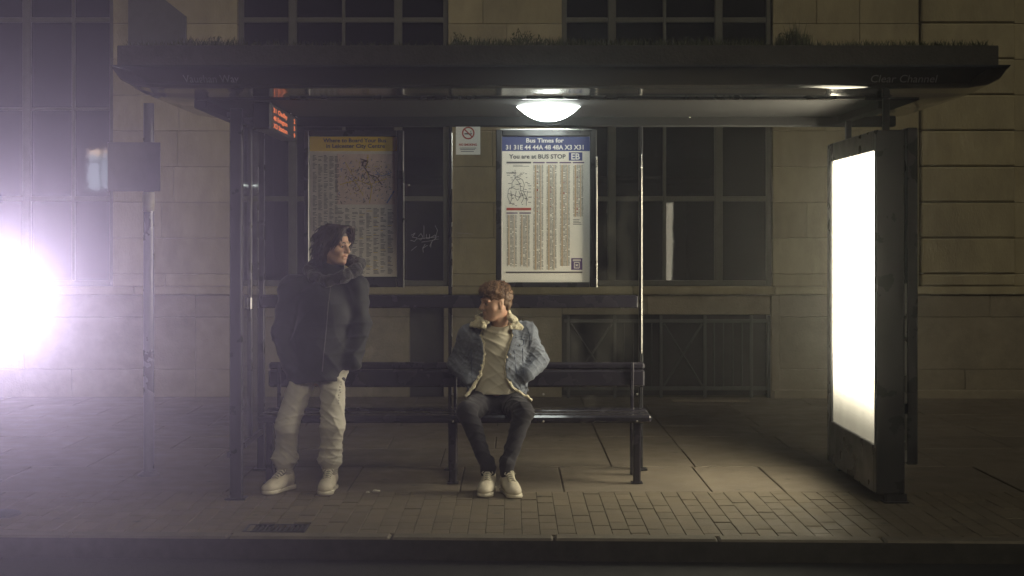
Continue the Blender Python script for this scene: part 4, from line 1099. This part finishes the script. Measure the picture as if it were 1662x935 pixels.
# ------------------------------------------------------------- seated man
def seated():
    root = thing('person', 'seated young man in a fleece lined denim jacket on the bench, head turned left', 'person', (X(805,9.75), 9.75, 0), 'people waiting at the shelter')
    D0 = 9.72
    def J(px, py, D=D0): return (X(px, D), D, Z(py, D))
    hc = Vector(J(804, 491, 9.66)); W, Rm = head_frame(hc, (-.90,-.44), roll=R(-5), pitch=R(6))
    neck = J(811, 532, 9.74); neckU = J(810, 522, 9.73)
    sL, sR = J(762, 543, 9.78), J(853, 540, 9.80); eL, eR = J(742, 592, 9.86), J(874, 584, 9.86); wL, wR = J(759, 614, 9.70), J(856, 608, 9.70)
    hipL, hipR = J(782, 655, 9.80), J(829, 655, 9.80); kL, kR = J(758, 669, 9.38), J(849, 669, 9.38); aL, aR = J(792, 765, 9.29), J(823, 765, 9.25)
    chest = J(808, 563, 9.78); belly = J(807, 605, 9.80); pel = J(806, 642, 9.81)
    B = Fld((-.60, 8.95, .02), (.40, 10.05, 1.22), .008)
    B.ell(chest, (.145,.085,.16)); B.ell(belly, (.135,.085,.14)); B.ell(pel, (.15,.10,.09)); B.cap(sL, sR, .048); B.cap(chest, neck, .06, .05)
    for (s_, e_, w_) in ((sL,eL,wL),(sR,eR,wR)): B.cap(s_, e_, .044, .036); B.cap(e_, w_, .036, .026)
    hand(B, wL, (.35,.8,-.35), (.3,.2,-.8), (0,.2,1), .8); hand(B, wR, (-.35,.8,-.35), (-.3,.2,-.8), (0,.2,1), .8)
    for (h_, k_, a_) in ((hipL,kL,aL),(hipR,kR,aR)): B.cap(h_, k_, .070, .048); B.cap(k_, a_, .048, .033); B.cap((a_[0],a_[1],.06), (a_[0],a_[1]-.12,.045), .026, .022)
    H = head_field(W, Rm, neck)
    fmesh('body', [B.mesh(), H.mesh()], M['skin'], root); eyes(W, Rm, root)
    # t-shirt
    Ts = Fld((-.40, 9.55, .40), (.20, 10.0, 1.20), .006)
    Ts.ell(chest, (.165,.110,.185)); Ts.ell(belly, (.155,.115,.15), k=.06); Ts.cap(J(808,600,9.79), J(807,636,9.78), .145, .15, k=.05, sq=.75); Ts.cap(sL, sR, .055, k=.05); Ts.cap(chest, neckU, .11, .070, k=.05)
    tw = waves(8, 22, 44, 31, (.6,.6,1.3)); tq = waves(8, 60, 90, 37, (.25,.25,1.6)); tq = folds(40, 160, dirs=((.15,.1,1),(.6,.2,.8),(-.6,.2,.8))); Ts.disp(lambda x,y,z: .0035*tw(x,y,z)+.008*tq(x,y,z))
    zc = neckU[2]-.012; Ts.cut(lambda x,y,z: np.maximum(z-(zc+.35*(y-9.74)), Z(640,9.72)-z)+0*x)
    Ts.cap(neckU, (neckU[0],neckU[1]-.01,neckU[2]+.15), .060, .07, k=.005, op='sub')
    fmesh('tshirt', [Ts.mesh()], M['tee'], root)
    # jeans
    T = Fld((-.60, 9.0, .08), (.40, 10.05, .80), .006)
    T.cap(hipL, hipR, .108, k=.06)
    for (h_, k_, a_) in ((hipL,kL,aL),(hipR,kR,aR)): T.cap(h_, k_, .092, .066, k=.04); T.cap(k_, (a_[0],a_[1],a_[2]+.02), .064, .044, k=.03); T.cap((a_[0],a_[1],a_[2]+.05), (a_[0],a_[1],a_[2]-.005), .050, .048, k=.01)
    tw1 = waves(8, 20, 42, 41); tw2 = waves(9, 60, 95, 42, (.4,.4,1.7))
    jf = folds(48, 180, dirs=((.2,.5,1),(.7,.4,.6),(-.7,.4,.6))); T.disp(lambda x,y,z: .0025*tw1(x,y,z)+.007*jf(x,y,z)+.0045*(np.exp(-((z-.18)/.05)**2)+np.exp(-((z-.52)/.07)**2)*.8)*tw2(x,y,z))
    T.cut(lambda x,y,z: np.maximum(.105-z, .47-z-.6*np.maximum(0, 9.62-y))+0*x if False else .105-z+0*x+0*y)
    fmesh('jeans', [T.mesh()], M['jeans'], root)
    # denim jacket: open shell
    A = Fld((-.62, 9.45, .36), (.44, 10.1, 1.22), .0055)
    A.ell(chest, (.200,.140,.205)); A.ell(belly, (.200,.150,.17), k=.06); A.cap(J(806,608,9.79), J(806,634,9.79), .205, .215, k=.05, sq=.66)
    A.cap(sL, sR, .072, k=.05); A.cap(chest, neckU, .12, .085, k=.05)
    lin_l = [(783,528),(779,545),(784,558),(785,575),(783,592),(779,608),(770,626),(757,642)]
    lin_r = [(829,528),(832,545),(828,560),(822,578),(820,596),(822,614),(832,630),(862,648)]
    zs_ = np.linspace(.40, 1.2, 60)
    def curve(c):
        zz = [Z(p[1], 9.66) for p in c][::-1]; xx = [X(p[0], 9.66) for p in c][::-1]
        return lambda z: np.interp(z, zz, xx)
    cl, cr = curve(lin_l), curve(lin_r)
    for (s_, e_, w_) in ((sL,eL,wL),(sR,eR,wR)): A.cap(s_, e_, .074, .064, k=.05); A.cap(e_, w_, .064, .052, k=.04)
    dw = waves(9, 24, 48, 51); df_ = folds(38, 200, dirs=((.3,.1,1),(.9,.1,.5),(-.9,.1,.5))); df2 = folds(75, 220)
    def dd_(x,y,z):
        el = np.exp(-(((x-eR[0])**2+(y-eR[1])**2+(z-eR[2])**2)/.12**2))+np.exp(-(((x-eL[0])**2+(y-eL[1])**2+(z-eL[2])**2)/.12**2))
        return .003*dw(x,y,z)+.0085*df_(x,y,z)+(.0035+.006*el)*df2(x,y,z)+.004
    A.disp(dd_)
    # hollow, then open the front between the two lining edges
    inner = Fld(A.lo, A.lo+.1, A.h); inner.ax = A.ax; inner.f = np.full(A.f.shape, .08, np.float32)
    inner.ell(chest, (.172,.112,.185)); inner.ell(belly, (.172,.120,.17), k=.06); inner.cap(J(806,608,9.79), J(806,660,9.79), .180, .190, k=.05, sq=.62); inner.cap(chest, (neckU[0],neckU[1],neckU[2]+.1), .10, .065, k=.04)
    A.f = np.maximum(A.f, -inner.f)
    def opening(x,y,z):
        L_, R_ = cl(z), cr(z); mid = (L_+R_)/2; hw_ = (R_-L_)/2
        d = np.abs(x-mid)-hw_           # <0 inside the opening
        return -np.maximum(d, (y-9.76))  # positive inside -> cut away
    A.cut(opening)
    A.cut(lambda x,y,z: Z(641,9.66)-z-.02*np.sin((x+.1)*9)+.25*np.maximum(0, y-9.75)*-1)
    jk = fmesh('denim_jacket', [A.mesh()], M['denim'], root)
    # fleece edges and collar
    E = Fld((-.45, 9.35, .36), (.25, 10.1, 1.28), .005)
    for c, sg in ((lin_l,-1),(lin_r,1)):
        pts = []
        for i, (px, py) in enumerate(c):
            x_, z_ = X(px,9.66), Z(py,9.66); y_ = None
            for off in (.012,.02,.03,.04):
                y_ = A.front(x_+sg*off, z_)
                if y_ and y_ < 9.80: break
            y_ = y_ if (y_ and y_ < 9.80) else 9.64
            pts.append((x_, y_+.004, z_))
        pts = [Vector(p) for p in pts]
        for _ in range(3):
            for i in range(1, len(pts)-1): pts[i].y = (pts[i-1].y+2*pts[i].y+pts[i+1].y)/4
        for p, q_ in zip(pts, pts[1:]): E.cap(p, q_, .0115, .0115, k=.012)
    cb = 9.66
    for (a_, b_, ra, rb) in ((J(786,531,9.63),J(766,528,9.66),.016,.017),(J(790,522,9.64),J(774,516,9.68),.020,.020),(J(783,524,9.63),J(768,525,9.67),.019,.016),
                             (J(829,531,9.63),J(846,532,9.66),.016,.016),(J(828,516,9.66),J(842,528,9.66),.022,.018),(J(822,507,9.72),J(834,518,9.68),.022,.022),
                             (J(822,507,9.72),J(812,504,9.80),.024,.026),(J(812,504,9.80),J(795,506,9.81),.026,.026),(J(795,506,9.81),J(778,515,9.74),.024,.022)):
        E.cap(a_, b_, ra, rb, k=.018)
    ew = waves(14, 120, 260, 61); E.disp(lambda x,y,z: .0028*ew(x,y,z))
    fmesh('fleece_trim', [E.mesh()], M['sherpa'], jk)
    # seams, pocket flap and buttons
    b = MB()
    def on(px, py, off=.0015):
        x_, z_ = X(px,9.66), Z(py,9.66); y_ = A.front(x_, z_); return (x_, (y_ if y_ else 9.66)-off, z_)
    for line in ([(836,553),(843,551),(850,552)], [(836,553),(836,560),(843,563),(850,560),(850,552)], [(833,549),(845,547),(856,549)], [(834,566),(836,590),(840,615),(846,634)], [(848,566),(849,590),(851,612)], [(764,553),(772,551),(778,552)], [(764,566),(765,590),(766,610)], [(855,532),(860,545),(860,562)]):
        pts = []
        for (a, c) in zip(line, line[1:]):
            for t in np.linspace(0,1,6)[:-1]: pts.append(on(a[0]+(c[0]-a[0])*t, a[1]+(c[1]-a[1])*t))
        pts.append(on(*line[-1])); b.tube(pts, .0032, 5)
    b.build('seams', M['seam'], jk)
    for (px, py) in ((828.5,575),(827,598),(830,618),(843,561)):
        b = MB(); p = on(px, py, .002); b.lathe([(.007,0),(.006,-.003),(.001,-.004)], p, 10, 'y'); b.build('button', M['chrome'], jk)
    shoe('shoe', (aL[0]+.01, aL[1]+.07), (aL[0]-.020, aL[1]-.225), root); shoe('shoe', (aR[0]-.01, aR[1]+.07), (aR[0]+.060, aR[1]-.225), root)
    # curly hair
    G = Fld(np.array(hc)-.19, np.array(hc)+.19, .004)
    G.ell(W(-.018,0,.052), (.106,.082,.092), Rm); G.ell(W(.045,0,.088), (.062,.066,.042), Rm, k=.04); G.ell(W(-.065,0,-.01), (.048,.068,.065), Rm, k=.04)
    G.ell(W(.114,0,-.004), (.076,.088,.078), Rm, k=.010, op='sub')
    for s in (-1,1): G.ell(W(-.004,.088*s,-.012), (.030,.028,.036), Rm, k=.01, op='sub'); G.ell(W(.055,.085*s,-.015), (.055,.03,.055), Rm, k=.01, op='sub')
    gw = waves(14, 110, 210, 71); G.disp(lambda x,y,z: .0042*gw(x,y,z))
    hb = fmesh('hair', [G.mesh()], M['hair_brown'], root)
    b = MB(); random.seed(18); vv = hb.data.vertices; UV = Vector(Rm[2])
    for k in range(2600):
        ve = vv[random.randrange(len(vv))]; p = ve.co.copy(); nrm = ve.normal.copy(); lu = (p-hc).dot(UV)
        big = min(1, max(.25, (lu-.0)/.09))
        t1 = nrm.cross(Vector((random.uniform(-1,1),random.uniform(-1,1),random.uniform(-1,1)))).normalized(); t2 = nrm.cross(t1); rr = random.uniform(.004,.0085)*big; a0 = random.uniform(0,6.28); hgt = random.uniform(.004,.017)*big
        pts = [p+nrm*(-.003+hgt*i/6)+t1*rr*math.cos(a0+i*.85)+t2*rr*math.sin(a0+i*.85) for i in range(7)]
        sc_ = random.choice([.6,.9,1.3])*(.6+.4*big); b.tube(pts, [q__*sc_ for q__ in [.0018,.0022,.0022,.002,.0017,.0012,.0004]], 4, cap=False)
    b.build('curls', M['hair_brown'], hb, smooth=True)
    for s in (-1,1):
        b = MB(); b.tube([W(.084,.050*s,.026), W(.093,.034*s,.033), W(.099,.016*s,.029)], [.0015,.003,.0025], 6); b.build('eyebrow', M['hair_brown'], root)
    b = MB(); b.tube([W(.0935,-.020,-.062), W(.0985,0,-.059), W(.0935,.020,-.062)], [.0015,.0038,.0015], 6); b.tube([W(.0925,-.016,-.070), W(.0975,0,-.071), W(.0925,.016,-.070)], [.0015,.0045,.0015], 6); b.build('lips', M['lips'], root, smooth=True)
seated()

# ============================================================= thin haze, added to spread the floodlight's glare
m = bpy.data.materials.new('added_haze'); m.use_nodes = True; n = m.node_tree; n.nodes.clear()
v = n.nodes.new('ShaderNodeVolumePrincipled'); v.inputs['Color'].default_value = (.92,.94,.95,1); v.inputs['Density'].default_value = .0065; v.inputs['Anisotropy'].default_value = .88
o = n.nodes.new('ShaderNodeOutputMaterial'); n.links.new(v.outputs[0], o.inputs['Volume'])
b = MB(); b.box(-61, 61, -31, 61, -1.2, 10.5); hz = b.build('added_haze', m); tag(hz, kind='stuff')
